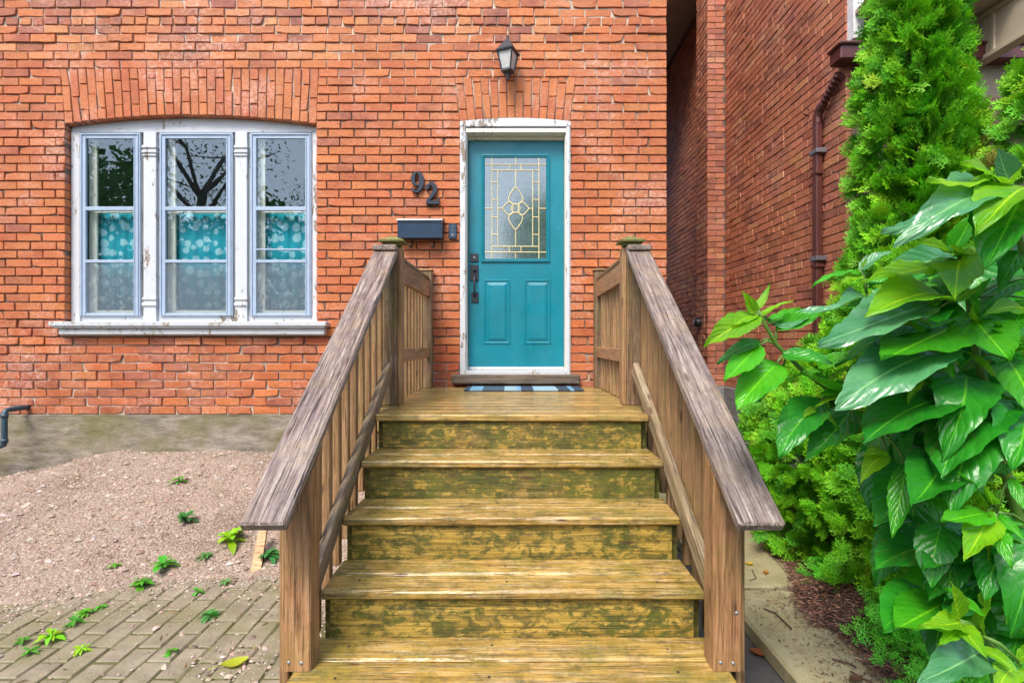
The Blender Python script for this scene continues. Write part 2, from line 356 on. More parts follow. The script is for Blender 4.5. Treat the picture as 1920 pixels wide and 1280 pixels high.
def brick_geo(xa, xb, xc, xd, z0, z1, dep, out, rough=1.0):
    """front face at y=0: bottom edge xa..xb, top edge xc..xd; worn outline"""
    j = lambda s: random.gauss(0, s)
    nb = 4; base = []
    for i in range(nb): q = i / (nb - 1); base.append((xa + (xb - xa) * q, z0 + j(.0011 * rough)))
    for i in range(nb): q = i / (nb - 1); base.append((xd + (xc - xd) * q, z1 + j(.0011 * rough)))
    base = [(x + j(.0013 * rough), z) for x, z in base]
    if random.random() < .14 * rough:                 # a chipped corner
        q = random.choice((0, nb - 1, nb, 2 * nb - 1)); x, z = base[q]; mx = (xa + xb) / 2; base[q] = (x + math.copysign(random.uniform(.006, .016), mx - x), z + math.copysign(random.uniform(.004, .012), (z0 + z1) / 2 - z))
    cx = sum(b[0] for b in base) / len(base); cz = (z0 + z1) / 2; n = len(base); ch = .0032
    tx, tz = j(.006), j(.012)
    yf = lambda x, z: -out + (x - cx) * tx + (z - cz) * tz
    V = []; ins = lambda x, z: (x - math.copysign(ch, x - cx), z - math.copysign(ch, z - cz))
    for x, z in base: a, b = ins(x, z); V.append((a, yf(a, b) + (j(.0006)), b))
    for x, z in base: V.append((x, yf(x, z) + ch, z))
    for x, z in base: V.append((x, dep, z))
    Fc = [tuple(range(n))]
    for i in range(n):
        k = (i + 1) % n; Fc.append((i, n + i, n + k, k)); Fc.append((n + i, 2 * n + i, 2 * n + k, n + k))
    return V, Fc
def pick(opts):
    r = random.random() * sum(o[0] for o in opts)
    for w, c in opts:
        r -= w
        if r <= 0: break
    k = random.gauss(1, .09); return tuple(max(.01, x * k * random.gauss(1, .04)) for x in c)
O1, O2, O3, PUR, BRN, PAL = (.48, .115, .03), (.53, .15, .036), (.43, .09, .026), (.25, .07, .055), (.31, .075, .035), (.6, .24, .09)
def brick_col(x, k):
    if k >= 43 and x < .5: return pick([(3, PAL), (3, O2), (3, PUR), (1.5, BRN)])
    if k >= 41 and x < .5: return pick([(5, O2), (3, PAL), (2, BRN)])
    if k <= 10 and x < -1.0: return pick([(3, O3), (3.5, BRN), (1.6, O2), (1, PUR)])
    if k <= 4: return pick([(3, BRN), (3, PUR), (1, O3)])
    return pick([(5, O1), (3.5, O2), (3, O3), (.9, BRN), (.25, PUR)])
bricks = []
for k in range(NR):
    z0 = Z0 + k * ROW; z1 = z0 + ROW; zb, zt = z0 + .005, z1 - .006; hb, ht = hole(zb + .002), hole(zt - .002)
    hs = ht if len(ht) > len(hb) else hb
    if len(hb) != len(ht): hb = ht = (hb if len(hb) > len(ht) else ht)
    header = k in (45, 51); pit = .112 if header else .223
    spans = []; lo_b = lo_t = XL
    for (b0, b1), (t0, t1) in zip(hb, ht): spans.append((lo_b, b0, lo_t, t0)); lo_b, lo_t = b1, t1
    spans.append((lo_b, XR, lo_t, XR))
    off = (0 if k % 2 else .1115) + random.gauss(0, .006) + (.03 if 10 > k else 0)
    for (ab, bb, atp, bt) in spans:
        js = []; x = XL - 1 + off
        while x < bb:
            if ab + .055 < x < bb - .055: js.append(x + random.gauss(0, .004))
            x += pit
        ed = [(ab, atp)] + [(q, q) for q in js] + [(bb, bt)]
        g = .0052
        for i in range(len(ed) - 1):
            l0 = 0 if i == 0 else g; l1 = 0 if i == len(ed) - 2 else g
            bricks.append((ed[i][0] + l0, ed[i + 1][0] - l1, ed[i][1] + l0, ed[i + 1][1] - l1, zb, zt, k))
def vis_rank(b):
    x = (b[0] + b[1]) / 2; z = (b[4] + b[5]) / 2; px, py = 960 + x * SW, 640 - (z - C) * SW
    w = (b[1] - b[0]) * SW
    s = w
    if not (25 < px < 1245 and 8 < py < 775): s -= 100
    if 560 < px < 850 and py > 430: s -= 60
    if 1100 < px and py > 440: s -= 60
    return -s + .004 * abs(px - 700)
bricks.sort(key=vis_rank)
rest = G()
def brick_me(b):
    xa, xb, xc, xd, z0, z1, k = b
    worn = 1.8 if (k > 41 or k < 12) else 1.0
    out = random.gauss(0, .0022 * worn)
    return brick_geo(xa, xb, xc, xd, z0, z1, .115, out, worn), brick_col((xa + xb) / 2, k)
for i, b in enumerate(bricks):
    (v, f), c = brick_me(b); cx, cz = (b[0] + b[1]) / 2, (b[4] + b[5]) / 2
    if i < 300:
        obj('brick', mk([(p[0] - cx, p[1], p[2] - cz) for p in v], f, BRICK, col=c), house, T(cx, YW, cz))
    else: rest.add([(p[0], p[1] + YW, p[2]) for p in v], f, c)
struct(rest.obj('brickwork', BRICK, house), 'stuff')
def soldier(xl, xr, sp, sc, tl, tr, zt, n):
    for i in range(n):
        b0, b1 = xl + (xr - xl) * i / n, xl + (xr - xl) * (i + 1) / n; t0, t1 = tl + (tr - tl) * i / n, tl + (tr - tl) * (i + 1) / n
        zb = arch_z((b0 + b1) / 2, xl, xr, sp, sc); H = zt - zb; L = .215
        cuts = [0, L, H] if i % 2 else [0, H - L - .075 if H - L > .16 else .10, 0, H]
        if i % 2 == 0: cuts = [0, .105 + random.gauss(0, .006), .105 + L, H]
        else: cuts = [0, L + random.gauss(0, .006), H]
        if cuts[-1] - cuts[-2] < .03: cuts.pop(-2)
        for a, e in zip(cuts, cuts[1:]):
            za, ze = zb + a + (.0035 if a else 0), zb + e - .0035; la, le = a / H, e / H
            X = lambda p, q, t: p + (q - p) * t
            co = [X(b0, t0, la) + .004, X(b1, t1, la) - .004, X(b0, t0, le) + .004, X(b1, t1, le) - .004]
            v, f = brick_geo(*co, za, ze, .115, random.gauss(0, .002)); cx, cz = sum(co) / 4, (za + ze) / 2
            obj('arch_brick', mk([(p[0] - cx, p[1], p[2] - cz) for p in v], f, BRICK, col=pick([(5, O1), (3, O2), (2, O3)])), house, T(cx, YW, cz))
soldier(WXL, WXR, WSP, WSC, WXL - .042, WXR + .023, WT, 30)
soldier(DXL, DXR, DSP, DSC, DXL - .045, DXR + .045, DT, 14)
ZT = Z0 + NR * ROW
mg = G(); ym = YW + .014
def strip(x0, x1, z0, z1): mg.add([(x0, ym, z0), (x1, ym, z0), (x1, ym, z1), (x0, ym, z1)], [(0, 1, 2, 3)])
strip(XL, WXL - .005, Z0 - .02, ZT); strip(WXR + .005, DXL - .005, Z0 - .02, ZT); strip(DXR + .005, XR - .006, Z0 - .02, ZT)
strip(WXL - .005, WXR + .005, Z0 - .02, WSB); strip(DXL - .005, DXR + .005, Z0 - .02, DSB)
for (xl, xr, sp, sc, sb) in ((WXL, WXR, WSP, WSC, WSB), (DXL, DXR, DSP, DSC, DSB)):
    n = 24; xs = [xl - .005 + (xr - xl + .01) * i / n for i in range(n + 1)]; zs = [arch_z(min(max(x, xl), xr), xl, xr, sp, sc) + .004 for x in xs]
    for i in range(n):
        mg.add([(xs[i], ym, zs[i]), (xs[i + 1], ym, zs[i + 1]), (xs[i + 1], ym, ZT), (xs[i], ym, ZT)], [(0, 1, 2, 3)])
        mg.add([(xs[i], ym, zs[i]), (xs[i + 1], ym, zs[i + 1]), (xs[i + 1], ym + .13, zs[i + 1]), (xs[i], ym + .13, zs[i])], [(0, 1, 2, 3)])
    for x, z in ((xs[0], zs[0]), (xs[-1], zs[-1])):
        mg.add([(x, ym, sb), (x, ym + .13, sb), (x, ym + .13, z), (x, ym, z)], [(0, 1, 2, 3)])
mg.obj('mortar_wall', MORTAR, house)
sh = G()                       # rest of the house, beyond what the courses cover
for q in ([(XR - .006, ym, 0), (XR - .006, 14, 0), (XR - .006, 14, 7.2), (XR - .006, ym, 7.2)], [(XL, ym, ZT), (XR - .006, ym, ZT), (XR - .006, ym, 7.2), (XL, ym, 7.2)],
          [(-9, ym, Z0 - .02), (XL, ym, Z0 - .02), (XL, ym, 7.2), (-9, ym, 7.2)], [(-9, ym, 0), (-9, 14, 0), (-9, 14, 7.2), (-9, ym, 7.2)],
          [(-9, 14, 0), (XR - .006, 14, 0), (XR - .006, 14, 7.2), (-9, 14, 7.2)], [(-9, ym, 7.2), (XR - .006, ym, 7.2), (XR - .006, 14, 7.2), (-9, 14, 7.2)]):
    sh.add(q, [(0, 1, 2, 3)])
sh.obj('outer_wall', BFAR, house)
rm = G()
for q in ([(-4.6, 4.66, .8), (-4.6, 8, .8), (-4.6, 8, 3.9), (-4.6, 4.66, 3.9)], [(-4.6, 8, .8), (1.2, 8, .8), (1.2, 8, 3.9), (-4.6, 8, 3.9)],
          [(1.2, 4.66, .8), (1.2, 8, .8), (1.2, 8, 3.9), (1.2, 4.66, 3.9)], [(-4.6, 4.66, .8), (1.2, 4.66, .8), (1.2, 8, .8), (-4.6, 8, .8)],
          [(-4.6, 4.66, 3.9), (1.2, 4.66, 3.9), (1.2, 8, 3.9), (-4.6, 8, 3.9)], [(-1.0, 4.66, .8), (-1.0, 8, .8), (-1.0, 8, 3.9), (-1.0, 4.66, 3.9)]):
    rm.add(q, [(0, 1, 2, 3)])
rm.obj('room_wall', DARKIN, house)
fg = G(); nx, nz = 120, 12; zf0, zf1 = -.3, Z0 - .002
V = [(-9 + (XR + 9) * i / nx, YW - .03 + .012 * mnoise.noise((i * .35, k * .8, 3)) + .006 * mnoise.noise((i * 1.7, k * 1.9, 9)), zf0 + (zf1 - zf0) * k / nz) for k in range(nz + 1) for i in range(nx + 1)]
Fq = [(k * (nx + 1) + i, k * (nx + 1) + i + 1, (k + 1) * (nx + 1) + i + 1, (k + 1) * (nx + 1) + i) for k in range(nz) for i in range(nx)]
b = len(V); V += [(-9, 5, zf1), (XR, 5, zf1)]; Fq.append((nz * (nx + 1), nz * (nx + 1) + nx, b + 1, b)); Fq += [(nz * (nx + 1) + i, b, b, nz * (nx + 1) + i + 1) for i in ()]
V += [(XR, 14, zf0), (XR, 14, zf1)]; Fq.append((nx, b + 2, b + 3, nz * (nx + 1) + nx))
fg.add(V, Fq).obj('foundation', CONC, house, True)

# window -----------------------------------------------------------
YF = 4.56; SF = F / YF
fx = lambda px: (px - 960) / SF
fz = lambda py: C + (640 - py) / SF
win = G()
n = 24; z_h = fz(250)
for i in range(n):              # arched head board
    x0 = WXL + .004 + (WXR - WXL - .008) * i / n; x1 = WXL + .004 + (WXR - WXL - .008) * (i + 1) / n
    a0, a1 = arch_z(x0, WXL, WXR, WSP, WSC) - .004, arch_z(x1, WXL, WXR, WSP, WSC) - .004
    y0 = YF - .022
    win.add([(x0, y0, z_h), (x1, y0, z_h), (x1, y0, a1), (x0, y0, a0), (x0, YF + .05, z_h), (x1, YF + .05, z_h)], [(0, 1, 2, 3), (0, 4, 5, 1)])
window = win.obj('window', WHITE, house)
def sub(name, mat, parent, *boxes, smooth=False, c=.003):
    g = G()
    for bx in boxes: g.box(*bx, c=c)
    return g.obj(name, mat, parent, smooth)
sub('window_frame', WHITE, window, (WXL + .004, fx(155), YF - .03, YF + .05, WSB, z_h), (fx(588), WXR - .004, YF - .03, YF + .05, WSB, z_h), (fx(155), fx(588), YF - .012, YF + .05, WSB, fz(591)))
for (m0, m1) in ((270, 303), (441, 472)):
    x0, x1 = fx(m0), fx(m1); xa, xb = x0 + .022, x1 - .022
    sub('mullion', WHITE, window, (x0, x1, YF - .01, YF + .05, WSB + .02, z_h), (xa, xb, YF - .04, YF - .012, WSB, z_h - .004),
        (xa - .008, xb + .008, YF - .052, YF - .014, fz(281), fz(276)), (xa - .008, xb + .008, YF - .052, YF - .014, fz(290), fz(285)),
        (xa - .006, xb + .006, YF - .05, YF - .014, fz(296), fz(293)), (xa - .006, xb + .006, YF - .05, YF - .014, fz(563), fz(558)), (xa - .008, xb + .008, YF - .052, YF - .014, fz(574), fz(568)))
SC_M = None
t = NT('insect_screen'); 
SC_M = t.done(t.n('MixShader', {0: .16, 1: t.n('BsdfTransparent', {'Color': (1, 1, 1)}).outputs[0], 2: t.bsdf((.3, .36, .43), .7)}).outputs[0])
for si, (s0, s1) in enumerate(((156, 268), (304, 440), (473, 587))):
    x0, x1, zb, zt = fx(s0), fx(s1), fz(592), fz(252); w = .05; y0, y1 = YF - .035, YF - .013
    rails = [(393, .034), (491, .026)] + ([(469, .012)] if si == 2 else [])
    sash = sub('sash', ALU, window, (x0, x0 + w, y0, y1, zb, zt), (x1 - w, x1, y0, y1, zb, zt), (x0 + w, x1 - w, y0, y1, zt - .05, zt), (x0 + w, x1 - w, y0, y1, zb, zb + .022),
        (x0 + .012, x0 + .02, y0 - .008, y0 + .002, zb, zt - .01), (x1 - .02, x1 - .012, y0 - .008, y0 + .002, zb, zt - .01), (x0 + .012, x1 - .012, y0 - .009, y0 + .001, zt - .02, zt - .012),
        (x0 + w - .006, x0 + w + .004, y0 - .006, y0 + .01, zb + .02, zt - .04), (x1 - w - .004, x1 - w + .006, y0 - .006, y0 + .01, zb + .02, zt - .04),
        *[(x0 + w - .004, x1 - w + .004, y0 - .005, y1 + .003, fz(p) - h / 2, fz(p) + h / 2) for p, h in rails], c=.0025)
    z2, z3 = fz(491), fz(393)
    for za, zb_ in ((z3, zt - .05), (z2, z3), (zb + .02, z2)):
        sub('pane', GLASS, window, (x0 + w - .002, x1 - w + .002, YF - .026, YF - .022, za, zb_), c=.0005)
    sub('insect_screen', SC_M, window, (x0 + w, x1 - w, YF - .031, YF - .03, zb + .022, z2 - .01), c=.0002)
    sub('inner_sash', CREAM, window, (x0 + .03, x0 + .1, 4.585, 4.605, zb, zt), (x1 - .06, x1 - .01, 4.585, 4.605, zb, zt), (x0 + .1, x1 - .06, 4.585, 4.605, fz(398), fz(392)), (x0 + .1, x1 - .06, 4.585, 4.605, zb, zb + .05))
    g = G(); nn = 40
    vs = []; uvs = []
    for i in range(nn + 1):
        x = x0 + .04 + (x1 - x0 - .06) * i / nn; y = 4.64 + .010 * math.sin(i * .8 + si) + .004 * math.sin(i * 2.1)
        for z in (zb, z3 - .0): vs.append((x, y, z)); uvs.append((x, z))
    fs = [(2 * i, 2 * i + 2, 2 * i + 3, 2 * i + 1) for i in range(nn)]
    if si == 0:
        t = NT('curtain_dandelion'); p = t.pos(); s = t.n('SeparateXYZ', {0: p}); v2 = t.n('CombineXYZ', {0: s.outputs[0], 1: s.outputs[2]}).outputs[0]
        vo = t.n('TexVoronoi', {'Vector': v2, 'Scale': 10.5, 'Randomness': .75}, voronoi_dimensions='2D')
        rr = t.math('ADD', .24, t.math('MULTIPLY', t.n('SeparateColor', {0: vo.outputs['Color']}).outputs[0], .2))
        mk_ = t.ramp(t.math('SUBTRACT', t.math('ADD', vo.outputs['Distance'], t.math('MULTIPLY', t.noise(v2, 90, 2), .12)), rr), [(0, 1), (.09, 0)])
        c = t.mix(t.math('MULTIPLY', mk_, .75), (.0, .34, .45), (.42, .7, .78))
        CURT = t.done(t.n('MixShader', {0: .35, 1: t.bsdf(c, .8), 2: t.n('BsdfTranslucent', {'Color': c}).outputs[0]}).outputs[0])
    cu = obj('curtain', mk(vs, fs, CURT, True, uv=uvs))
    sol = cu.modifiers.new('thickness', 'SOLIDIFY'); sol.thickness = .002
    tag(cu, 'teal curtain with pale round flower heads behind the %s of the three window panes' % ('left', 'middle', 'right')[si], 'curtain', 'curtains in the front window')
sill = sub('window_sill', SILLW, window, (-3.925, -1.575, 4.375, 4.60, C + .128, C + .168), (-3.90, -1.59, 4.385, 4.5, C + .113, C + .127), (-3.87, -1.60, 4.41, 4.50, C + .058, C + .112), (-3.85, -1.61, 4.43, 4.50, C + .05, C + .057), c=.006)

# door -------------------------------------------------------------
YD = 4.57
dx = lambda px: (px - 960) * YD / F
dz = lambda py: C + (640 - py) * YD / F
DX0, DX1, DZ0, DZ1 = -.387, .4575, C - .236, C + 1.769
door = sub('door', TEAL, house, (DX0, DX1, YD, YD + .045, DZ0, DZ1), c=.004)
fr = G(); YC = YW - .012
fr.box(DXL + .002, -.395, YC, YW + .1, DSB + .01, C + 1.835); fr.box(.465, DXR - .002, YC, YW + .1, DSB + .01, C + 1.835)
fr.box(DXL + .012, -.402, YC - .008, YC + .002, DSB + .01, C + 1.86); fr.box(.472, DXR - .012, YC - .008, YC + .002, DSB + .01, C + 1.86)
n = 16
for i in range(n):
    x0 = DXL + .002 + (DXR - DXL - .004) * i / n; x1 = DXL + .002 + (DXR - DXL - .004) * (i + 1) / n
    a0, a1 = arch_z(x0, DXL, DXR, DSP, DSC) - .003, arch_z(x1, DXL, DXR, DSP, DSC) - .003
    fr.add([(x0, YC, C + 1.835), (x1, YC, C + 1.835), (x1, YC, a1), (x0, YC, a0)], [(0, 1, 2, 3)])
fr.box(-.45, .505, YC - .008, YC + .006, C + 1.848, C + 1.872)
fr.obj('door_frame', WHITE2, door)
sub('door_jamb', CREAM, door, (-.395, -.389, YW + .005, YD + .05, DZ0 - .05, C + 1.83), (.459, .465, YW + .005, YD + .05, DZ0 - .05, C + 1.83), (-.395, .465, YC, YD + .05, C + 1.8, C + 1.845), (-.395, .465, YD - .03, YD + .05, C + 1.772, C + 1.80))
sub('door_bottom_rail', WHITE2, door, (DX0, DX1, YD - .008, YD + .03, DZ0 - .014, DZ0 + .012))
sub('threshold', SILLW, door, (-.395, .465, YW - .03, YD + .06, DZ0 - .05, DZ0 - .016), (-.40, .47, YW - .04, YW + .02, DZ0 - .075, DZ0 - .05))
board('step_timber', (-.515, YW - .045, C - .322), (.578, YW - .045, C - .322), .08, .088, (0, 0, 1), W_SILL, door, .01)
# raised mouldings and panels
def ring_panel(x0, x1, z0, z1, prof, fill):
    V = []; Fc = []
    for ins, y in prof:
        V += [(x0 + ins, YD - y, z0 + ins), (x1 - ins, YD - y, z0 + ins), (x1 - ins, YD - y, z1 - ins), (x0 + ins, YD - y, z1 - ins)]
    for r in range(len(prof) - 1):
        for k in range(4): Fc.append((r * 4 + k, r * 4 + (k + 1) % 4, r * 4 + 4 + (k + 1) % 4, r * 4 + 4 + k))
    if fill: b = (len(prof) - 1) * 4; Fc.append((b, b + 1, b + 2, b + 3))
    return V, Fc
for (a, b_) in ((907, 957), (983, 1033)):
    v, f = ring_panel(dx(a), dx(b_), dz(645), dz(524), [(0, -.001), (.006, .007), (.013, .007), (.02, .001), (.026, .001), (.05, .009), (.052, .0095)], True)
    obj('raised_panel', mk(v, f, TEAL), door)
v, f = ring_panel(-.2745, .336, C + .696, C + 1.651, [(0, -.001), (.004, .012), (.014, .016), (.022, .01), (.028, .014), (.036, .003)], False)
obj('glass_moulding', mk(v, f, TEAL), door)
t = NT('door_glass'); p = t.pos()
bp = t.bump(t.noise(p, 90, 2, .5, .3), .08, .004)
DG = t.done(t.bsdf(t.mix(t.ramp(t.noise(p, 30, 4, .7), [(.35, 0), (.7, 1)]), (.03, .06, .06), (.08, .125, .12)), .04, bp, .5, **{'IOR': 2.6}))
GX0, GX1, GZ0, GZ1 = -.24, .302, C + .730, C + 1.617
dg = sub('glass_pane', DG, door, (GX0, GX1, YD - .006, YD - .001, GZ0, GZ1), c=.001)
gx = lambda u: GX0 + (u - 138) / 317 * (GX1 - GX0)
gz = lambda v: GZ1 - (v - 105) / 523 * (GZ1 - GZ0)
came = G()
def seg(pts, r=.0042):
    P = [Vector((gx(a), YD - .008, gz(b_))) for a, b_ in pts]
    v, f = tube(P, r, 5); came.add(v, f)
for u in (175, 205, 385, 417): seg([(u, 140 if u in (175, 417) else 170), (u, 595 if u in (175, 417) else 565)])
for u in (175, 417): seg([(u, 105), (u, 140)]); seg([(u, 595), (u, 628)])
for vv in (140, 595): seg([(138, vv), (455, vv)])
for vv in (170, 565): seg([(175, vv), (417, vv)])
for vv in (232, 322, 413, 503):
    seg([(175, vv), (205, vv)]); seg([(385, vv), (417, vv)])
for u in (265, 325): seg([(u, 140), (u, 170)]); seg([(u, 565), (u, 595)])
for a, b_ in (((297, 105), (297, 140)), ((297, 170), (297, 255)), ((297, 485), (297, 565)), ((297, 595), (297, 628)), ((138, 368), (175, 368)), ((205, 368), (226, 368)), ((366, 368), (385, 368)), ((417, 368), (455, 368))): seg([a, b_])
seg([(297 + 23 * math.cos(a * math.pi / 8), 368 + 23 * math.sin(a * math.pi / 8)) for a in range(17)], .0042)
def drop(s, horiz=False):
    pts = []
    for i in range(21):
        a = i / 20 * 2 * math.pi; pts.append((50 * math.sin(a) * abs(math.sin(a / 2)) ** 1.3, 113 - (1 - math.cos(a)) / 2 * 92))
    return [(297 + x, 368 - s * y) if not horiz else (297 + s * y * .62, 368 + x * .95) for x, y in pts]
for s in (1, -1): seg(drop(s), .0052); seg(drop(s, True), .0048)
came.obj('lead_came', BRASS, door)
def plate(x0, x1, z0, z1, y): return (x0, x1, YD - y, YD, z0, z1)
sub('handle_plate', BLACKM, door, plate(dx(882), dx(897), dz(526), dz(497), .014), (dx(887), dx(893), YD - .04, YD - .01, dz(508), dz(504)))
sub('handle_plate', BLACKM, door, plate(dx(884), dx(897), dz(567), dz(548), .014))
g = G(); hx = dx(890); g.tube([(hx, YD - .01, dz(517)), (hx, YD - .045, dz(522)), (hx, YD - .055, dz(533)), (hx, YD - .05, dz(545)), (hx, YD - .03, dz(553)), (hx, YD - .008, dz(557))], [.009, .011, .009, .008, .009, .008], 8)
g.obj('handle_grip', BLACKM, door, True)
db = sub('deadbolt', BLACKM, door, plate(dx(882), dx(897), dz(491), dz(476), .014))
v, f = lathe([(.001, .008), (.009, .008), (.012, .004), (.012, 0)], 14)
obj('keyhole', mk(v, f, GREYM), door, T(dx(889.5), YD - .014, dz(483.5)) @ Matrix.Rotation(R(90), 4, 'X'))

# ------------------------------------------------------------------ things on the wall
def poly_stroke(pts, off):
    """variable width stroke: (u, v, width) in crop pixels, to wall coordinates"""
    L, Rr = [], []
    P = [Vector((a, b_)) for a, b_, w in pts]
    for i, (a, b_, w) in enumerate(pts):
        d = (P[min(i + 1, len(P) - 1)] - P[max(i - 1, 0)]).normalized(); nrm = Vector((-d.y, d.x)) * w / 2
        L.append(P[i] + nrm); Rr.append(P[i] - nrm)
    return L, Rr
def smoothpts(pts, n=6):
    out = []
    for i in range(len(pts) - 1):
        p0, p1, p2, p3 = [np.array(pts[min(max(i + k, 0), len(pts) - 1)], float) for k in (-1, 0, 1, 2)]
        for j in range(n):
            q = j / n; out.append(.5 * ((2 * p1) + (-p0 + p2) * q + (2 * p0 - 5 * p1 + 4 * p2 - p3) * q * q + (-p0 + 3 * p1 - 3 * p2 + p3) * q ** 3))
    out.append(np.array(pts[-1], float)); return [tuple(q) for q in out]
def u2w(p): return (wx(720 + p[0] / 7.11), wz(300 + p[1] / 7.11))
def extr_ribbon(g, L, Rr, y0, y1):
    n = len(L); V = []
    for y in (y0, y1):
        for p in L: a, b_ = u2w(p); V.append((a, y, b_))
        for p in Rr: a, b_ = u2w(p); V.append((a, y, b_))
    Fc = []
    for i in range(n - 1):
        Fc += [(i, i + 1, n + i + 1, n + i), (2 * n + i, 3 * n + i, 3 * n + i + 1, 2 * n + i + 1), (i, 2 * n + i, 2 * n + i + 1, i + 1), (n + i, n + i + 1, 3 * n + i + 1, 3 * n + i)]
    Fc += [(0, n, 3 * n, 2 * n), (n - 1, 3 * n - 1, 4 * n - 1, 2 * n - 1)]
    g.add(V, Fc)
yn0, yn1 = YW - .03, YW - .001
g = G(); ring_o = [(452 + 86 * math.cos(a * math.pi / 20), 262 + 98 * math.sin(a * math.pi / 20)) for a in range(41)]
ring_i = [(448 + 30 * math.cos(a * math.pi / 20), 260 + 76 * math.sin(a * math.pi / 20)) for a in range(41)]
extr_ribbon(g, ring_o, ring_i, yn0, yn1)
extr_ribbon(g, *poly_stroke(smoothpts([(508, 262, 56), (510, 320, 56), (497, 375, 48), (470, 415, 38), (437, 434, 28), (408, 424, 30), (390, 402, 40), (386, 388, 14)]), 0), yn0 - .001, yn1)
NUMM = m_plain('metal_slate', (.022, .03, .045), .35, .3, nz=.1)
tag(g.obj('house_number', NUMM), 'dark metal digit nine fixed on bricks above the mailbox', 'house number', 'house numbers')
g = G(); extr_ribbon(g, *poly_stroke(smoothpts([(572, 408, 12), (580, 388, 46), (588, 356, 36), (622, 330, 32), (668, 345, 52), (688, 392, 58), (668, 448, 50), (628, 505, 40), (592, 552, 32), (575, 578, 22)]), 0), yn0, yn1)
extr_ribbon(g, [(570, 556), (640, 552), (690, 556), (712, 545), (722, 512), (738, 512)], [(566, 596), (640, 598), (690, 600), (715, 600), (732, 598), (738, 560)], yn0 - .001, yn1)
tag(g.obj('house_number', NUMM), 'dark metal digit two set lower than the nine on the bricks', 'house number', 'house numbers')
mb = thing('mailbox', (-.777, YW, C + .87), 'navy metal wall mailbox with sloping lid left of the door', 'mailbox')
g = G(); xa, xb, za, zb = -.965, -.590, C + .875, C + 1.02
v = [(xa, YW - .105, za), (xb, YW - .105, za), (xb, YW - .115, zb), (xa, YW - .115, zb), (xa, YW - .002, za), (xb, YW - .002, za), (xb, YW - .002, zb + .03), (xa, YW - .002, zb + .03)]
g.add(v, [(0, 1, 2, 3), (0, 4, 5, 1), (1, 5, 6, 2), (4, 0, 3, 7), (4, 7, 6, 5), (3, 2, 6, 7)]); g.obj('box_body', NAVY, mb)
g = G(); v = [(xa - .006, YW - .128, zb - .004), (xb + .006, YW - .128, zb - .004), (xb + .006, YW - .122, zb + .012), (xa - .006, YW - .122, zb + .012), (xa - .006, YW - .002, zb + .038), (xb + .006, YW - .002, zb + .038), (xb + .006, YW - .002, zb + .032), (xa - .006, YW - .002, zb + .032)]
g.add(v, [(0, 1, 2, 3), (3, 2, 5, 4), (0, 7, 6, 1), (1, 6, 5, 2), (0, 3, 4, 7)]); g.obj('lid', NAVY, mb)
for px in (770, 812):
    x = (px - 960) / 222; g = G(); g.tube([(x, YW - .03, za), (x, YW - .035, za - .05), (x - .004, YW - .05, za - .078), (x - .01, YW - .08, za - .075), (x - .012, YW - .09, za - .05)], .006, 6); g.obj('newspaper_hook', BLACKM, mb, True)
bell = thing('doorbell', (-.51, YW, C + .88), 'slim dark blue doorbell plate between mailbox and door frame', 'doorbell')
sub('back_plate', NAVY, bell, (-.546, -.476, YW - .022, YW, C + .882, C + 1.012), c=.006)
for k, z in enumerate((C + .915, C + .955, C + .985)):
    v, f = lathe([(.001, .004), (.010 if k == 0 else .005, .004), (.012 if k == 0 else .007, 0)], 12)
    obj('button', mk(v, f, GREYM), bell, T(-.511, YW - .022, z) @ Matrix.Rotation(R(90), 4, 'X'))
# wall lantern
LX, LY = -.036, YW - .125
lan = thing('wall_lantern', (LX, YW, C + 2.2), 'black wall lantern with frosted panes hung above the door arch', 'lamp')
Sl = F / LY; lz = lambda py: C + (640 - py) / Sl
def prism(g, r0, z0, r1, z1, n=4, rot=R(22), mi=0):
    A = [rot + 2 * math.pi * k / n for k in range(n)]
    v = [(LX + r0 * math.cos(a), LY + r0 * math.sin(a), z0) for a in A] + [(LX + r1 * math.cos(a), LY + r1 * math.sin(a), z1) for a in A]
    f = [(k, (k + 1) % n, n + (k + 1) % n, n + k) for k in range(n)] + [tuple(range(n))[::-1], tuple(range(n, 2 * n))]
    g.add(v, f)
g = G(); prism(g, .108, lz(101), .112, lz(98)); prism(g, .105, lz(98), .075, lz(90)); prism(g, .075, lz(90), .062, lz(86)); prism(g, .062, lz(86), .022, lz(76)); g.obj('lamp_roof', BLACKM, lan)
v, f = lathe([(.018, 0), (.012, .012), (.006, .022), (.012, .03), (.008, .04), (.001, .045)], 10); obj('top_finial', mk(v, f, BLACKM, True), lan, T(LX, LY, lz(76.5)))
g = G()
for k in range(4):
    a = R(22) + k * math.pi / 2; d = Vector((math.cos(a), math.sin(a), 0)); b0 = Vector((LX, LY, 0))
    g.tube([b0 + d * .093 + Vector((0, 0, lz(100))), b0 + d * .055 + Vector((0, 0, lz(133)))], .007, 6)
prism(g, .062, lz(136), .062, lz(132)); g.obj('lamp_cage', BLACKM, lan)
g = G(); prism(g, .052, lz(133), .088, lz(100)); FROST = m_plain('glass_frosted', (.55, .55, .53), .15, nz=.12, sc=20); g.obj('frosted_glass', FROST, lan)
v, f = lathe([(.045, .0), (.03, -.012), (.02, -.02), (.026, -.03), (.012, -.042), (.016, -.05), (.004, -.075), (.001, -.08)], 12); obj('bottom_finial', mk(v, f, BLACKM, True), lan, T(LX, LY, lz(135.5)))
g = G(); g.box(LX - .03, LX + .03, YW - .02, YW, lz(106), lz(84)); g.tube([(LX, YW - .01, lz(90)), (LX, LY + .04, lz(86)), (LX, LY, lz(88))], .01, 6); g.obj('wall_bracket', BLACKM, lan)
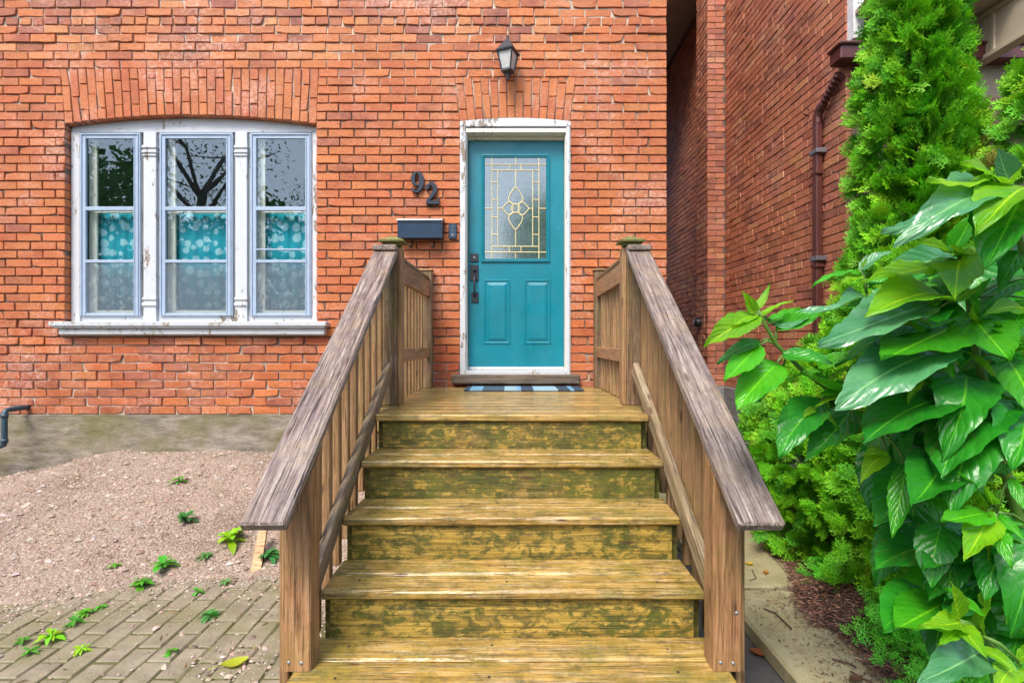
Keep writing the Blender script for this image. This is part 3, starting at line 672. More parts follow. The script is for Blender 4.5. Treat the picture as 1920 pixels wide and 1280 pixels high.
# drain pipe at the left
g = G(); hz = C - .567
g.tube([(-4.184, YW + .02, hz), (-4.184, YW - .06, hz), (-4.184, YW - .17, hz), (-4.184, YW - .195, hz - .006), (-4.184, YW - .205, hz - .03), (-4.184, YW - .205, hz - .26), (-4.19, YW - .205, hz - .285), (-4.215, YW - .205, hz - .295), (-4.45, YW - .205, hz - .295)], .021, 12)
g.tube([(-4.184, YW - .205, hz - .06), (-4.184, YW - .205, hz - .028)], .026, 12); g.tube([(-4.184, YW - .205, hz - .262), (-4.184, YW - .205, hz - .235)], .026, 12)
tag(g.obj('vent_pipe', m_plain('pipe_slate_blue', (.03, .07, .1), .4, nz=.1), None, True), 'dark blue bent vent pipe poking from wall above the foundation', 'pipe')

# ------------------------------------------------------------------ wooden porch and stairs
DECK = C - .392; RISE = .184; NOSE = [2.77, 2.50, 2.23, 1.96, 1.69]; HW = .7335
porch = thing('wooden_porch', (0, 3.0, 0), 'weathered wooden front steps and landing with slanted handrails, mossy and wet', 'porch')
def rz(s): return random.uniform(-s, s)
NAIL = mk(*lathe([(.0004, .0016), (.0045, .0012), (.005, -.001)], 8), m_plain('nail_rust', (.05, .03, .02), .6))
y = 2.77; k = 0
while y < YW - .06:
    w = min(.14, YW - .015 - y); hw = HW if y < 3.02 else .84
    board('deck_board', (-hw + rz(.006), y + w / 2, DECK - .018 + rz(.0015)), (hw + rz(.006), y + w / 2, DECK - .018 + rz(.0015)), w, .036, (0, 1, 0), W_DECK, porch, .006); y += .1455
for s in range(1, 5):
    z = DECK - RISE * s; hw = HW if s < 4 else .75
    for q in range(2):
        yc = NOSE[s] + .07 + q * .148
        last = board('tread', (-hw + rz(.005), yc, z - .018 + rz(.002)), (hw + rz(.005), yc, z - .018 + rz(.002)), .14, .036, (0, 1, 0), W_TREAD, porch, .008)
        for xs_ in (-.62, -.05, .58):
            obj('nail_head', NAIL, last, T(xs_ + rz(.03), yc + rz(.03), z + .0005))
for s in range(5):
    zt = DECK - RISE * s - .037; zb = DECK - RISE * (s + 1) - .03 if s < 4 else -.03
    board('riser', (-.697, NOSE[s] + .034, (zt + zb) / 2), (.697, NOSE[s] + .034, (zt + zb) / 2), zt - zb, .03, (0, 0, 1), W_RISER, porch, .003)
for sx in (-1, 1):            # stringers under the tread ends
    x0, x1 = sx * .698, sx * .731; prof = []
    for s in range(5):
        zt = DECK - RISE * s - .04; prof += [(NOSE[s] + .065, zt)]; prof += [(NOSE[s] + .065, DECK - RISE * (s + 1) - .04 if s < 4 else -.03)]
    prof = [(3.2, DECK - .04)] + prof + [(2.1, -.03), (3.2, .55)]
    n = len(prof); V = [(x0, a, b_) for a, b_ in prof] + [(x1, a, b_) for a, b_ in prof]
    obj('stringer', mk(V, [tuple(range(n)), tuple(range(n, 2 * n))[::-1]] + [(i, (i + 1) % n, n + (i + 1) % n, n + i) for i in range(n)], W_RISER), porch)
    board('rim_joist', (sx * .80, 3.08, DECK - .14), (sx * .80, YW - .05, DECK - .14), .19, .036, (0, 0, 1), W_OLD, porch)
    for yy in (3.22, 4.3): board('support_post', (sx * .74, yy, -.04), (sx * .74, yy, DECK - .05), .09, .09, (0, 1, 0), W_OLD, porch)
    capT = lambda d: C + .568 + (d - 3.15) * (.568 + .55) / (3.15 - 1.56)     # top of the sloping handrail
    lowT = lambda d: C - .114 + (d - 3.17) * .63                                 # top of the lower rail
    nrm = Vector((0, -math.sin(math.atan(.703)), math.cos(math.atan(.703))))
    p0 = Vector((sx * .758, 1.56, capT(1.56))) - nrm * .019; p1 = Vector((sx * .766, 3.14, capT(3.14))) - nrm * .019
    cap = board('handrail', p0, p1, .142, .038, (1, 0, 0), W_CAP, porch, .007)
    board('rail_end_block', (sx * .768, 3.10, capT(3.15) - .004), (sx * .768, 3.182, capT(3.15) - .004), .142, .034, (1, 0, 0), W_CAP, porch, .006)
    low = board('lower_rail', (sx * .754, 1.852, lowT(1.852) - .045), (sx * .754, 3.165, lowT(3.165) - .045), .085, .037, (0, 0, 1), W_LOW, porch, .005)
    # bottom newel
    zp = DECK - 4 * RISE; xc = sx * .739; v, f = cbox(2, .098, .09, .005); ztf, ztb = capT(1.77) - .058, capT(1.86) - .058
    M_ = Matrix(((0, 1, 0), (0, 0, 1), (1, 0, 0))).to_4x4(); M_.translation = (xc, 1.815, zp)
    vv = []
    for a, b_, c_ in v:          # local x runs up the post; its top is cut along the slope of the rail
        tp = (ztf + (ztb - ztf) * (c_ / .09 + .5)) - zp; vv.append((tp if a > 0 else 0, b_, c_))
    ps = obj('post', mk(vv, f, W_POST), porch, M_)
    board('post_board', (sx * .804, 1.84, .06), (sx * .804, 1.84, capT(1.84) - .06), .032, .04, (1, 0, 0), W_BAL, porch, .004)
    for (ux, uz) in ((-.025, .03), (.018, .028)) + (((.03, .2),) if sx > 0 else ()):
        v, f = lathe([(.0005, .004), (.004, .0035), (.0065, 0)], 10)
        obj('screw_head', mk(v, f, GREYM, True), ps, T(sx * .739 + ux, 1.77, DECK - 4 * RISE + uz) @ Matrix.Rotation(R(90), 4, 'X'))
    # top newel on the landing
    up = board('post', (sx * .752, 3.225, DECK), (sx * .752, 3.225, C + .615), .09, .09, (1, 0, 0), W_OLD, porch, .005)
    board('post_board', (sx * .694, 3.235, DECK + .002), (sx * .694, 3.235, C + .58), .026, .085, (1, 0, 0), W_BAL, porch, .004)
    g = G(); cx, cy, z = sx * .738, 3.225, C + .612
    prof = [(.05, z - .02), (.052, z - .002), (.082, z + .0), (.084, z + .009), (.05, z + .022), (.036, z + .026), (.034, z + .036), (.001, z + .04)]
    V = []; Fc = []
    for r, zz in prof:
        for q in range(4): a = R(45) + q * R(90); V.append((cx + r * 1.3 * math.cos(a), cy + r * 1.3 * math.sin(a), zz))
    for i in range(len(prof) - 1):
        for q in range(4): Fc.append((i * 4 + q, i * 4 + (q + 1) % 4, i * 4 + 4 + (q + 1) % 4, i * 4 + 4 + q))
    Fc.append((3, 2, 1, 0)); g.add(V, Fc); g.obj('post_cap', W_MOSS, up)
    # stair balusters
    for i in range(10):
        d = 1.97 + i * .124 + rz(.006); zt = capT(d) - .052; zb = max(lowT(d) - .38 + rz(.012), .03)
        board('baluster', (sx * .793, d, zb), (sx * .793 + rz(.003), d, zt), .036, .037, (0, 1, 0), W_BAL, porch, .004)
    # landing rail
    sg = sx * (1.0 if sx < 0 else 1.03)
    wp = board('wall_post', (sg * .722, 4.40, DECK), (sg * .722, 4.40, C + .597), .09, .09, (1, 0, 0), W_OLD, porch, .006)
    sub('post_plate', W_POST, wp, (sg * .722 - .054, sg * .722 + .054, 4.345, 4.455, C + .597, C + .612))
    board('landing_handrail', (sx * .735, 3.272, C + .525), (sg * .735, 4.352, C + .53), .085, .034, (1, 0, 0), W_OLD, porch, .01)
    board('landing_rail_board', (sx * .708, 3.272, C + .44), (sg * .708, 4.352, C + .44), .13, .034, (0, 0, 1), W_POST, porch, .004)
    board('landing_lower_rail', (sx * .708, 3.272, C - .09), (sg * .708, 4.352, C - .09), .085, .034, (0, 0, 1), W_POST, porch, .004)
    for i in range(8):
        d = 3.36 + i * .122
        board('landing_baluster', (sx * .745, d, DECK + .006), (sx * .745, d, C + .505), .036, .037, (0, 1, 0), W_BAL, porch, .004)
t = NT('doormat_stripes'); s = t.n('SeparateXYZ', {0: t.oco()}).outputs[0]
u = t.math('ADD', t.math('DIVIDE', s, .95), .5); L1, L2, DK, D2 = (.2, .42, .6), (.34, .52, .62), (.045, .07, .11), (.06, .11, .16)
c = t.ramp(u, [(0, DK), (.045, L1), (.15, D2), (.335, L2), (.44, L1), (.475, DK), (.575, L1), (.585, L2), (.78, DK), (.88, L1), (.915, DK)], 'CONSTANT')
rib = t.math('SINE', t.math('MULTIPLY', s, 900)); c = t.mix(t.ramp(rib, [(.3, .35), (1, 0)]), c, (.04, .06, .08))
MATM = t.done(t.bsdf(c, .9, t.bump(t.math('ADD', rib, t.noise(t.pos(), 300, 2)), .4, .003), .2))
v, f = cbox(.95, .33, .012, .004); mt = obj('doormat', mk(v, f, MATM), None, T(.095, 4.235, DECK + .0075))
tag(mt, 'blue and grey striped doormat on the landing at the door', 'doormat')

# ------------------------------------------------------------------ neighbouring house
NX = 2.83
nb = thing('neighbour_house', (NX + 1, 5.5, 0), 'brown brick neighbouring house side wall with chimney breast and downspout', 'house')
NZ0 = C - .59; NROW = .0765; NN = 76
N1, N2, N3, N4 = (.54, .2, .13), (.45, .155, .105), (.27, .1, .085), (.62, .3, .16)
nrest = G(); nbr = []
def nbrick_wall(axis, a0, a1, plane, sgn, rows, z0=NZ0):
    """axis 'y': wall in plane x=plane facing -x; axis 'x': wall in plane y=plane facing -y"""
    for k in range(rows):
        zb, zt = z0 + k * NROW + .004, z0 + (k + 1) * NROW - .004; x = a0 - (0 if k % 2 else .11) - .01 + random.gauss(0, .008)
        pit = .113 if k % 6 == 5 else .226
        while x < a1:
            s0, s1 = max(x, a0) + .004, min(x + pit, a1) - .004
            if s1 - s0 > .03: nbr.append((axis, s0, s1, zb, zt, plane))
            x += pit
nbrick_wall('y', 4.38, 6.87, NX, -1, NN); nbrick_wall('x', NX - .234, NX, 6.87, -1, NN); nbrick_wall('y', 6.87, 7.29, NX - .234, -1, NN); nbrick_wall('y', 7.29, 10.2, NX, -1, 72)
def nrank(b):
    if b[0] == 'y' and b[5] == NX and b[1] > 4.72 and b[2] < 6.9:
        d = (b[1] + b[2]) / 2; py = 640 - (b[3] - C) * F / d
        return (d if 0 < py < 620 else 90) - 2 * (b[2] - b[1])
    return 99
nbr.sort(key=nrank)
for i, (ax, s0, s1, zb, zt, pl) in enumerate(nbr):
    o = random.gauss(0, .002); c = pick([(4, N1), (4, N2), (2, N3), (1, N4)])
    v, f = brick_geo(s0, s1, s0, s1, zb, zt, .05, o, 1)
    cs, cz = (s0 + s1) / 2, (zb + zt) / 2
    if ax == 'y':                       # local x runs along -Y so that the face looks towards -X
        M = T(pl, cs, cz) @ Matrix.Rotation(R(-90), 4, 'Z')
    else: M = T(cs, pl, cz)
    v = [Vector((p[0] - cs, p[1], p[2] - cz)) for p in v]
    if i < 300: obj('brick', mk(v, f, NBRICK, col=c), nb, M)
    else: nrest.add([M @ p for p in v], f, c)
struct(nrest.obj('brickwork', NBRICK, nb), 'stuff')
NMORT = m_plain('mortar_brown', (.2, .13, .1), .9, nz=.2, sc=20, bump=.5)
g = G(); e = .008; ztn = NZ0 + NN * NROW
def vq(pts): g.add(pts, [(0, 1, 2, 3)])
def vy(x, y0, y1): vq([(x, y0, NZ0 - .02), (x, y1, NZ0 - .02), (x, y1, ztn), (x, y0, ztn)])
def vx(y, x0, x1): vq([(x0, y, NZ0 - .02), (x1, y, NZ0 - .02), (x1, y, ztn), (x0, y, ztn)])
vy(NX + e, 4.39, 6.88); vx(6.87 + e, NX - .234 + e, NX + e); vy(NX - .234 + e, 6.88, 7.285); vx(7.285, NX - .234 + e, NX + e); vy(NX + e, 7.285, 12); vx(4.39, NX + e, 8); vy(8, 4.39, 12); vx(12, NX, 8)
vq([(NX, 4.39, ztn), (8, 4.39, ztn), (8, 12, ztn), (NX, 12, ztn)])
g.obj('mortar_wall', NMORT, nb)
g = G(); g.box(NX - .03, NX + .3, 4.36, 12, -.3, NZ0 - .004); g.box(NX - .26, NX + .3, 6.84, 7.3, -.3, NZ0 - .003); g.obj('foundation', m_concrete('concrete_grey', (.2, .19, .19), (.36, .35, .34), (.18, .18, .1), .2), nb)
g = G(); g.box(XR + .02, NX + .2, 7.32, 12.5, C + 5.05, C + 5.15); g.obj('eave_soffit', BEIGE, nb)
# downspout, gutter
DY = 4.70; g = G(); xs = NX - .055
ds = sub('downspout', BROWNM, nb, (xs - .026, xs + .03, DY - .032, DY + .032, .08, C + 2.0), (xs - .035, xs - .03, DY - .022, DY - .006, .1, C + 1.98), (xs - .035, xs - .03, DY + .006, DY + .022, .1, C + 1.98), c=.008)
g = G()
P = [Vector((xs, DY, C + 1.98)), Vector((xs, DY, C + 2.04)), Vector((xs, DY - .03, C + 2.09)), Vector((xs, DY - .08, C + 2.115)), Vector((xs, DY - .30, C + 2.26))]
for i in range(26):
    q = i / 25 * (len(P) - 1); k = min(int(q), len(P) - 2); pt = P[k].lerp(P[k + 1], q - k); dr = (P[k + 1] - P[k]).normalized()
    v, f = tube([pt - dr * .012, pt, pt + dr * .012], [.036, .042, .036], 8); g.add(v, f)
g.obj('elbow', BROWNM, ds)
for z in (C + 1.70, C + .73): sub('pipe_strap', GREYM, ds, (xs - .042, NX, DY - .055, DY + .06, z, z + .04))
for z in (C + 1.51, C + .67): sub('pipe_joint', BROWNM, ds, (xs - .037, xs + .035, DY - .047, DY + .047, z, z + .03))
sub('gutter', BROWNM, nb, (NX - .12, NX + 1.5, 4.26, 4.42, C + 2.33, C + 2.46), (NX - .14, NX + 1.5, 4.24, 4.43, C + 2.44, C + 2.47), c=.01)
g = G(); g.tube([at(1545, 205, 4.8), at(1556, 90, 4.8), at(1560, 40, 4.75), at(1582, 0, 4.6), at(1600, -40, 4.5)], .007, 6)
cab = g.obj('cable', BLACKM, nb, True)
for a, b_ in (((1514, 205), (1532, 217)), ((1506, 214), (1528, 222))): g = G(); g.tube([at(a[0], a[1], 4.93), at(b_[0], b_[1], 4.93)], .006, 5); g.obj('wire_spike', BLACKM, nb)
# porch of the neighbour
g = G(); g.box(NX + .02, 3.9, 3.95, 4.37, C + 2.71, C + 2.75)
for x in (3.15, 3.5): g.box(x, x + .012, 3.95, 4.37, C + 2.703, C + 2.709)
g.obj('porch_ceiling', BEIGE, nb)
g = G(); g.box(3.9, 3.98, 3.0, 4.9, C + 2.32, C + 2.78); 
for y in (3.3, 3.75, 4.17): g.box(3.885, 3.9, y, y + .03, C + 2.34, C + 2.70)
g.box(3.88, 3.9, 3.0, 4.37, C + 2.32, C + 2.355); g.box(3.875, 3.9, 3.0, 4.37, C + 2.66, C + 2.70); g.obj('porch_frieze', BEIGE, nb)
sub('corner_board', m_plain('paint_white', (.8, .8, .8), .5), nb, (NX + .01, NX + .1, 4.30, 4.385, C + 2.52, C + 4.2))
sub('porch_beam', BROWNM, nb, (NX + .8, 5.4, 4.2, 4.36, C + 1.75, C + 1.98)); sub('porch_back', m_plain('siding_tan', (.35, .28, .18), .7), nb, (NX + .9, 5.4, 4.37, 4.385, C + .2, C + 2.7))
g = G()
for x in (3.95, 4.2, 4.45): g.tube([(x, 3.9, 0), (x, 3.9, C + 1.4)], .02, 6)
g.tube([(3.7, 3.9, C + 1.45), (4.9, 3.9, C + 1.45)], .025, 6); g.obj('porch_railing', BLACKM, nb)
mtr = thing('gas_meter', (NX - .1, 6.05, 0), 'round grey utility meter on the foundation of the brown house', 'meter')
v, f = lathe([(.001, .12), (.06, .118), (.075, .1), (.085, .06), (.09, 0)], 20); obj('dial_housing', mk(v, f, GREYM, True), mtr, T(NX - .03, 6.05, C - .8) @ Matrix.Rotation(R(-90), 4, 'Y'))
v, f = lathe([(.092, -.01), (.11, 0), (.11, .02), (.088, .03)], 20); obj('mount_ring', mk(v, f, BLACKM, True), mtr, T(NX - .04, 6.05, C - .8) @ Matrix.Rotation(R(-90), 4, 'Y'))
g = G(); g.tube([(NX - .08, 6.05, C - .9), (NX - .08, 6.05, -.02)], .022, 8); g.tube([(NX - .08, 5.9, C - .66), (NX - .08, 5.92, C - 1.0), (NX - .07, 5.85, -.02)], .012, 6); g.obj('riser_pipe', GREYM, mtr)
vt = thing('wall_vent', (NX - .29, 7.1, C + .2), 'small black round vent hood on the chimney side', 'vent')
v, f = lathe([(.06, 0), (.062, .05), (.05, .08), (.001, .085)], 14); obj('hood', mk(v, f, BLACKM, True), vt, T(NX - .234, 7.12, C + .26) @ Matrix.Rotation(R(-90), 4, 'Y'))

# ------------------------------------------------------------------ soil mound, pavers, path, bed
def sstep(a, b, x): q = min(max((x - a) / (b - a), 0), 1); return q * q * (3 - 2 * q)
def mound(x, y):
    front = 2.62 + .30 * sstep(-2.6, -1.5, x) - .42 * sstep(-1.25, -.85, x) + .06 * mnoise.noise((x * 2.3, 1.7, 0))
    top = .36 * sstep(-5.1, -3.2, x) + .02 + .03 * mnoise.noise((x * 2.2, 5, 0))
    if x < -4.2: top = max(top, .12)
    k = min(max((y - front) / (YW - .1 - front), 0), 1)
    h = top * (k ** .85) if y > front else -.06 * min(1, (front - y) * 6)
    h *= 1 - .35 * sstep(-1.0, -.4, x)
    return h + .016 * mnoise.noise((x * 5, y * 5, 2)) * min(1, k * 5) + .007 * mnoise.noise((x * 14, y * 14, 4)) + .007 * mnoise.noise((x * 31, y * 31, 8)) + .004 * mnoise.noise((x * 60, y * 60, 3))
nx, ny = 260, 150; x0, x1, y0, y1 = -5.6, -.3, 1.9, YW + .02
V = [(x0 + (x1 - x0) * i / nx, y0 + (y1 - y0) * k / ny, 0) for k in range(ny + 1) for i in range(nx + 1)]
V = [(a, b_, mound(a, b_)) for a, b_, _ in V]
Fq = [(k * (nx + 1) + i, k * (nx + 1) + i + 1, (k + 1) * (nx + 1) + i + 1, (k + 1) * (nx + 1) + i) for k in range(ny) for i in range(nx)]
struct(obj('soil_mound', mk(V, Fq, SOIL, True)))
def pebble(g, p, r, col):
    n1 = 5; a = random.random() * 6; sx, sy, sz = r * random.uniform(.7, 1.3), r * random.uniform(.6, 1.1), r * random.uniform(.4, .8)
    v = [(p[0], p[1], p[2] + sz)]
    for k in range(n1):
        q = a + k * 6.283 / n1 + rz(.3); v.append((p[0] + sx * math.cos(q), p[1] + sy * math.sin(q), p[2] + rz(.2) * sz))
    g.add(v, [(0, 1 + k, 1 + (k + 1) % n1) for k in range(n1)], col)
g = G(); PC = [(3, (.42, .34, .28)), (2, (.34, .25, .19)), (.35, (.55, .49, .43)), (2, (.22, .16, .12)), (.5, (.45, .3, .24))]
for i in range(15000):
    x = random.uniform(-4.7, -.75); y = random.uniform(2.0, 4.42); z = mound(x, y)
    if z < -.012 and random.random() > .12: continue
    pebble(g, (x, y, max(z, .002)), min(.02, random.lognormvariate(-5.15, .55)), pick(PC))
for i in range(160):
    x, y = random.gauss(-1.12, .1), random.gauss(2.12, .1); pebble(g, (x, y, .002), min(.016, random.lognormvariate(-5.1, .5)), pick(PC))
for i in range(420):
    x, y = random.uniform(-4.6, -.8), random.uniform(2.5, 4.4); z = mound(x, y)
    if z > .01: pebble(g, (x, y, z), random.uniform(.012, .03), pick([(2, (.27, .19, .14)), (2, (.33, .25, .2)), (.6, (.42, .36, .31))]))
for i in range(5200):                     # grit spilled over the paver edge
    x = random.uniform(-3.2, -.82); y = 2.62 + .30 * sstep(-2.6, -1.5, x) - .42 * sstep(-1.25, -.85, x) - abs(random.gauss(0, .16)); pebble(g, (x, y, .001), min(.011, random.lognormvariate(-5.7, .5)), pick(PC))
for i in range(260):
    x, y = random.uniform(-3.6, -.85), random.uniform(1.95, 4.2); z = max(mound(x, y), .001); a = random.random() * 6.28; l = random.uniform(.008, .03); q = Vector((math.cos(a) * l, math.sin(a) * l, 0))
    p_ = Vector((x, y, z + .004)); w_ = Vector((-q.y, q.x, 0)) * .16; g.add([p_ - q, p_ + w_, p_ + q, p_ - w_], [(0, 1, 2, 3)], pick([(2, (.12, .08, .05)), (1, (.3, .2, .1)), (1, (.18, .1, .05))]))
struct(g.obj('pebbles', TINT), 'stuff')
pv = thing('paving', (-1.8, 2.3, 0), 'x', 'paving'); del pv['label']; del pv['category']; struct(pv)
PW, PL = .107, .207; pcs = []
for i in range(-30, -6):
    for k in range(0, 16):
        x = i * PW - .02; y = 1.72 + k * PL + (PL / 2 if i % 2 else 0)
        if x + PW > -.80: continue
        d = y + PL / 2; 
        if mound(x + PW / 2, d) > .03: continue
        pcs.append((abs(x), x, y))
pcs.sort(); base = None
PMS = []
for q in range(5):
    v, f = cbox(PW - .006, PL - .012, .06, .006); v = [(a + rz(.002), b_ + rz(.002), c_ + rz(.001)) for a, b_, c_ in v]; PMS.append(mk(v, f, PAVER))
for _, x, y in pcs[:290]:
    obj('paver', random.choice(PMS), pv, T(x + PW / 2, y + PL / 2, -.03 + rz(.0025)) @ Matrix.Rotation(rz(.014), 4, 'X') @ Matrix.Rotation(rz(.02), 4, 'Y'))
g = G(); g.add([(-4, .8, -.0065), (-.72, .8, -.0065), (-.72, 4.3, -.0065), (-4, 4.3, -.0065)], [(0, 1, 2, 3)]); g.obj('joint_sand', m_plain('joint_sand', (.13, .125, .04), .9, nz=.3, sc=25, bump=.5), pv)
pt = thing('path', (1.4, 3, 0), 'x', 'path'); del pt['label']; del pt['category']; struct(pt)
for (a, b_) in ((.6, 1.64), (1.66, 2.70), (2.722, 3.9), (3.912, 5.1), (5.112, 6.4)):
    v, f = cbox(.8, b_ - a, .08, .012); obj('path_slab', mk(v, f, SLAB), pt, T(1.49, (a + b_) / 2, -.008 + rz(.004)) @ Matrix.Rotation(rz(.006), 4, 'Y'))
# planting bed
def bed_edge(y): return 1.40 + (y - 2.33) * .236 + .03 * math.sin(y * 7) if y > 2.33 else 1.42 + .02 * math.sin(y * 9) + max(0, (2.33 - y)) * .08
nx, ny = 40, 60; V = []
for k in range(ny + 1):
    y = .6 + 3.75 * k / ny; e0 = bed_edge(y)
    for i in range(nx + 1):
        x = e0 + (4.2 - e0) * i / nx; V.append((x, y, .035 + .05 * sstep(0, .35, x - e0) + .015 * mnoise.noise((x * 4, y * 4, 0))))
Fq = [(k * (nx + 1) + i, k * (nx + 1) + i + 1, (k + 1) * (nx + 1) + i + 1, (k + 1) * (nx + 1) + i) for k in range(ny) for i in range(nx)]
struct(obj('planting_bed', mk(V, Fq, EARTH, True)))
def bedz(x, y): return .035 + .05 * sstep(0, .35, x - bed_edge(y)) if x > bed_edge(y) - .0 else .036
def chip(g, p, l, w, col):
    a = random.random() * 6.28; d = Vector((math.cos(a), math.sin(a), rz(.25))) * l / 2; s = Vector((-math.sin(a), math.cos(a), rz(.3))) * w / 2; h = Vector((0, 0, w * .4)); p = Vector(p)
    g.add([p - d, p + s + h * .5, p + d, p - s, p + h], [(0, 1, 4), (1, 2, 4), (2, 3, 4), (3, 0, 4)], col)
g = G(); MC = [(3, (.13, .06, .04)), (2, (.22, .11, .07)), (2, (.07, .03, .022)), (1, (.36, .2, .13)), (.5, (.3, .1, .05))]
for i in range(11000):
    y = random.uniform(1.6, 4.3); x = bed_edge(y) + abs(random.gauss(-.01, .2)) - .05 * random.random()
    chip(g, (x, y, bedz(x, y) + random.uniform(0, .012)), random.uniform(.012, .045), random.uniform(.003, .009), pick(MC))
for i in range(1500):
    y = random.uniform(1.75, 3.9); x = bed_edge(y) - abs(random.gauss(0, .13)); 
    if x < 1.1: continue
    chip(g, (x, y, .034), random.uniform(.008, .03), random.uniform(.002, .006), pick(MC))
struct(g.obj('bark_mulch', WET), 'stuff')
g = G()
for (a, b_, c_) in (((1432, 1140), (1455, 1150), (1484, 1178)), ((1595, 1258), (1615, 1270), (1640, 1282)), ((1410, 1068), (1418, 1085), (1405, 1088)), ((1560, 1235), (1590, 1243), (1605, 1250))):
    P = []
    for p in (a, b_, c_): d = F * (C - .036) / (p[1] - 640); P.append(((p[0] - 960) * d / F, d, .037))
    g.tube(P, .0035, 5)
struct(g.obj('twigs', BARK), 'stuff')

# ------------------------------------------------------------------ cedars
def frond(seed):
    rr = random.Random(seed); v = []; f = []
    def blade(p, d, l, w):
        n = len(v); s = Vector((-d.y, d.x, 0)) * w; q = p + d * l
        v.extend([p, p + d * l * .55 + s * .62, q, p + d * l * .55 - s * .62]); f.append((n, n + 3, n + 2, n + 1))
    L = .1; blade(Vector((0, 0, 0)), Vector((1, 0, 0)), L, .005)
    for i in range(7):
        q = .12 + i * .12; sd = 1 if i % 2 else -1; a = sd * (R(42) + rr.uniform(-.12, .12)); l = L * (.62 - .05 * i) * rr.uniform(.85, 1.15)
        p = Vector((q * L, 0, 0)); d = Vector((math.cos(a), math.sin(a), 0)); blade(p, d, l, .0045)
        for j in range(3):
            a2 = a + (1 if j % 2 else -1) * R(38); blade(p + d * l * (.3 + .22 * j), Vector((math.cos(a2), math.sin(a2), 0)), l * .42, .0042)
    V = np.array([tuple(p) for p in v]); V[:, 2] = -2.2 * V[:, 0] ** 2 + rr.uniform(-1, 1) * V[:, 1] * .6 * np.abs(V[:, 1]) * 20
    return V, f
FR = [frond(i) for i in range(6)]
def fast_mesh(Vs, Fs_tmpl, cols, mat):
    """Vs: list of (n,3) arrays; Fs_tmpl: matching face lists"""
    V = np.concatenate(Vs); C_ = np.concatenate(cols); loops = []; starts = []; tot = []; b = 0; ls = 0
    for a, fl in zip(Vs, Fs_tmpl):
        arr, st, cn = fl
        loops.append(arr + b); starts.append(st + ls); tot.append(cn); b += len(a); ls += len(arr)
    L = np.concatenate(loops).astype(np.int32); S = np.concatenate(starts).astype(np.int32); 
    me = bpy.data.meshes.new('mesh'); me.vertices.add(len(V)); me.vertices.foreach_set('co', V.astype(np.float32).ravel())
    me.loops.add(len(L)); me.loops.foreach_set('vertex_index', L); me.polygons.add(len(S)); me.polygons.foreach_set('loop_start', S)
    me.polygons.foreach_set('loop_total', np.concatenate(tot).astype(np.int32))
    me.materials.append(mat); a = me.color_attributes.new('tint', 'FLOAT_COLOR', 'POINT')
    c = np.ones((len(V), 4), np.float32); c[:, :3] = C_; a.data.foreach_set('color', c.ravel()); me.update(calc_edges=True); me.validate(); return me
def pack(f):
    arr = np.array([i for q in f for i in q]); cn = np.array([len(q) for q in f]); st = np.concatenate([[0], np.cumsum(cn)[:-1]]); return arr, st, cn
FRP = [(V, pack(f)) for V, f in FR]
def frond_at(p, ax, nrm, s, col, Vs, Fs, Cs, k=None):
    V, f = FRP[random.randrange(6) if k is None else k]; X = Vector(ax).normalized(); Z = Vector(nrm); Z = (Z - X * Z.dot(X)).normalized(); Y = Z.cross(X)
    Mx = np.array([X, Y, Z]); W = V * s @ Mx + np.array(p); Vs.append(W); Fs.append(f)
    tip = np.clip(V[:, 0:1] / .1, 0, 1); Cs.append(np.array(col)[None] * (.8 + .35 * tip) + np.array([[.03, .03, 0]]) * tip)
GC = [(4, (.115, .42, .012)), (2.5, (.18, .5, .014)), (2.5, (.06, .3, .014)), (.8, (.25, .5, .02)), (.05, (.22, .22, .04))]
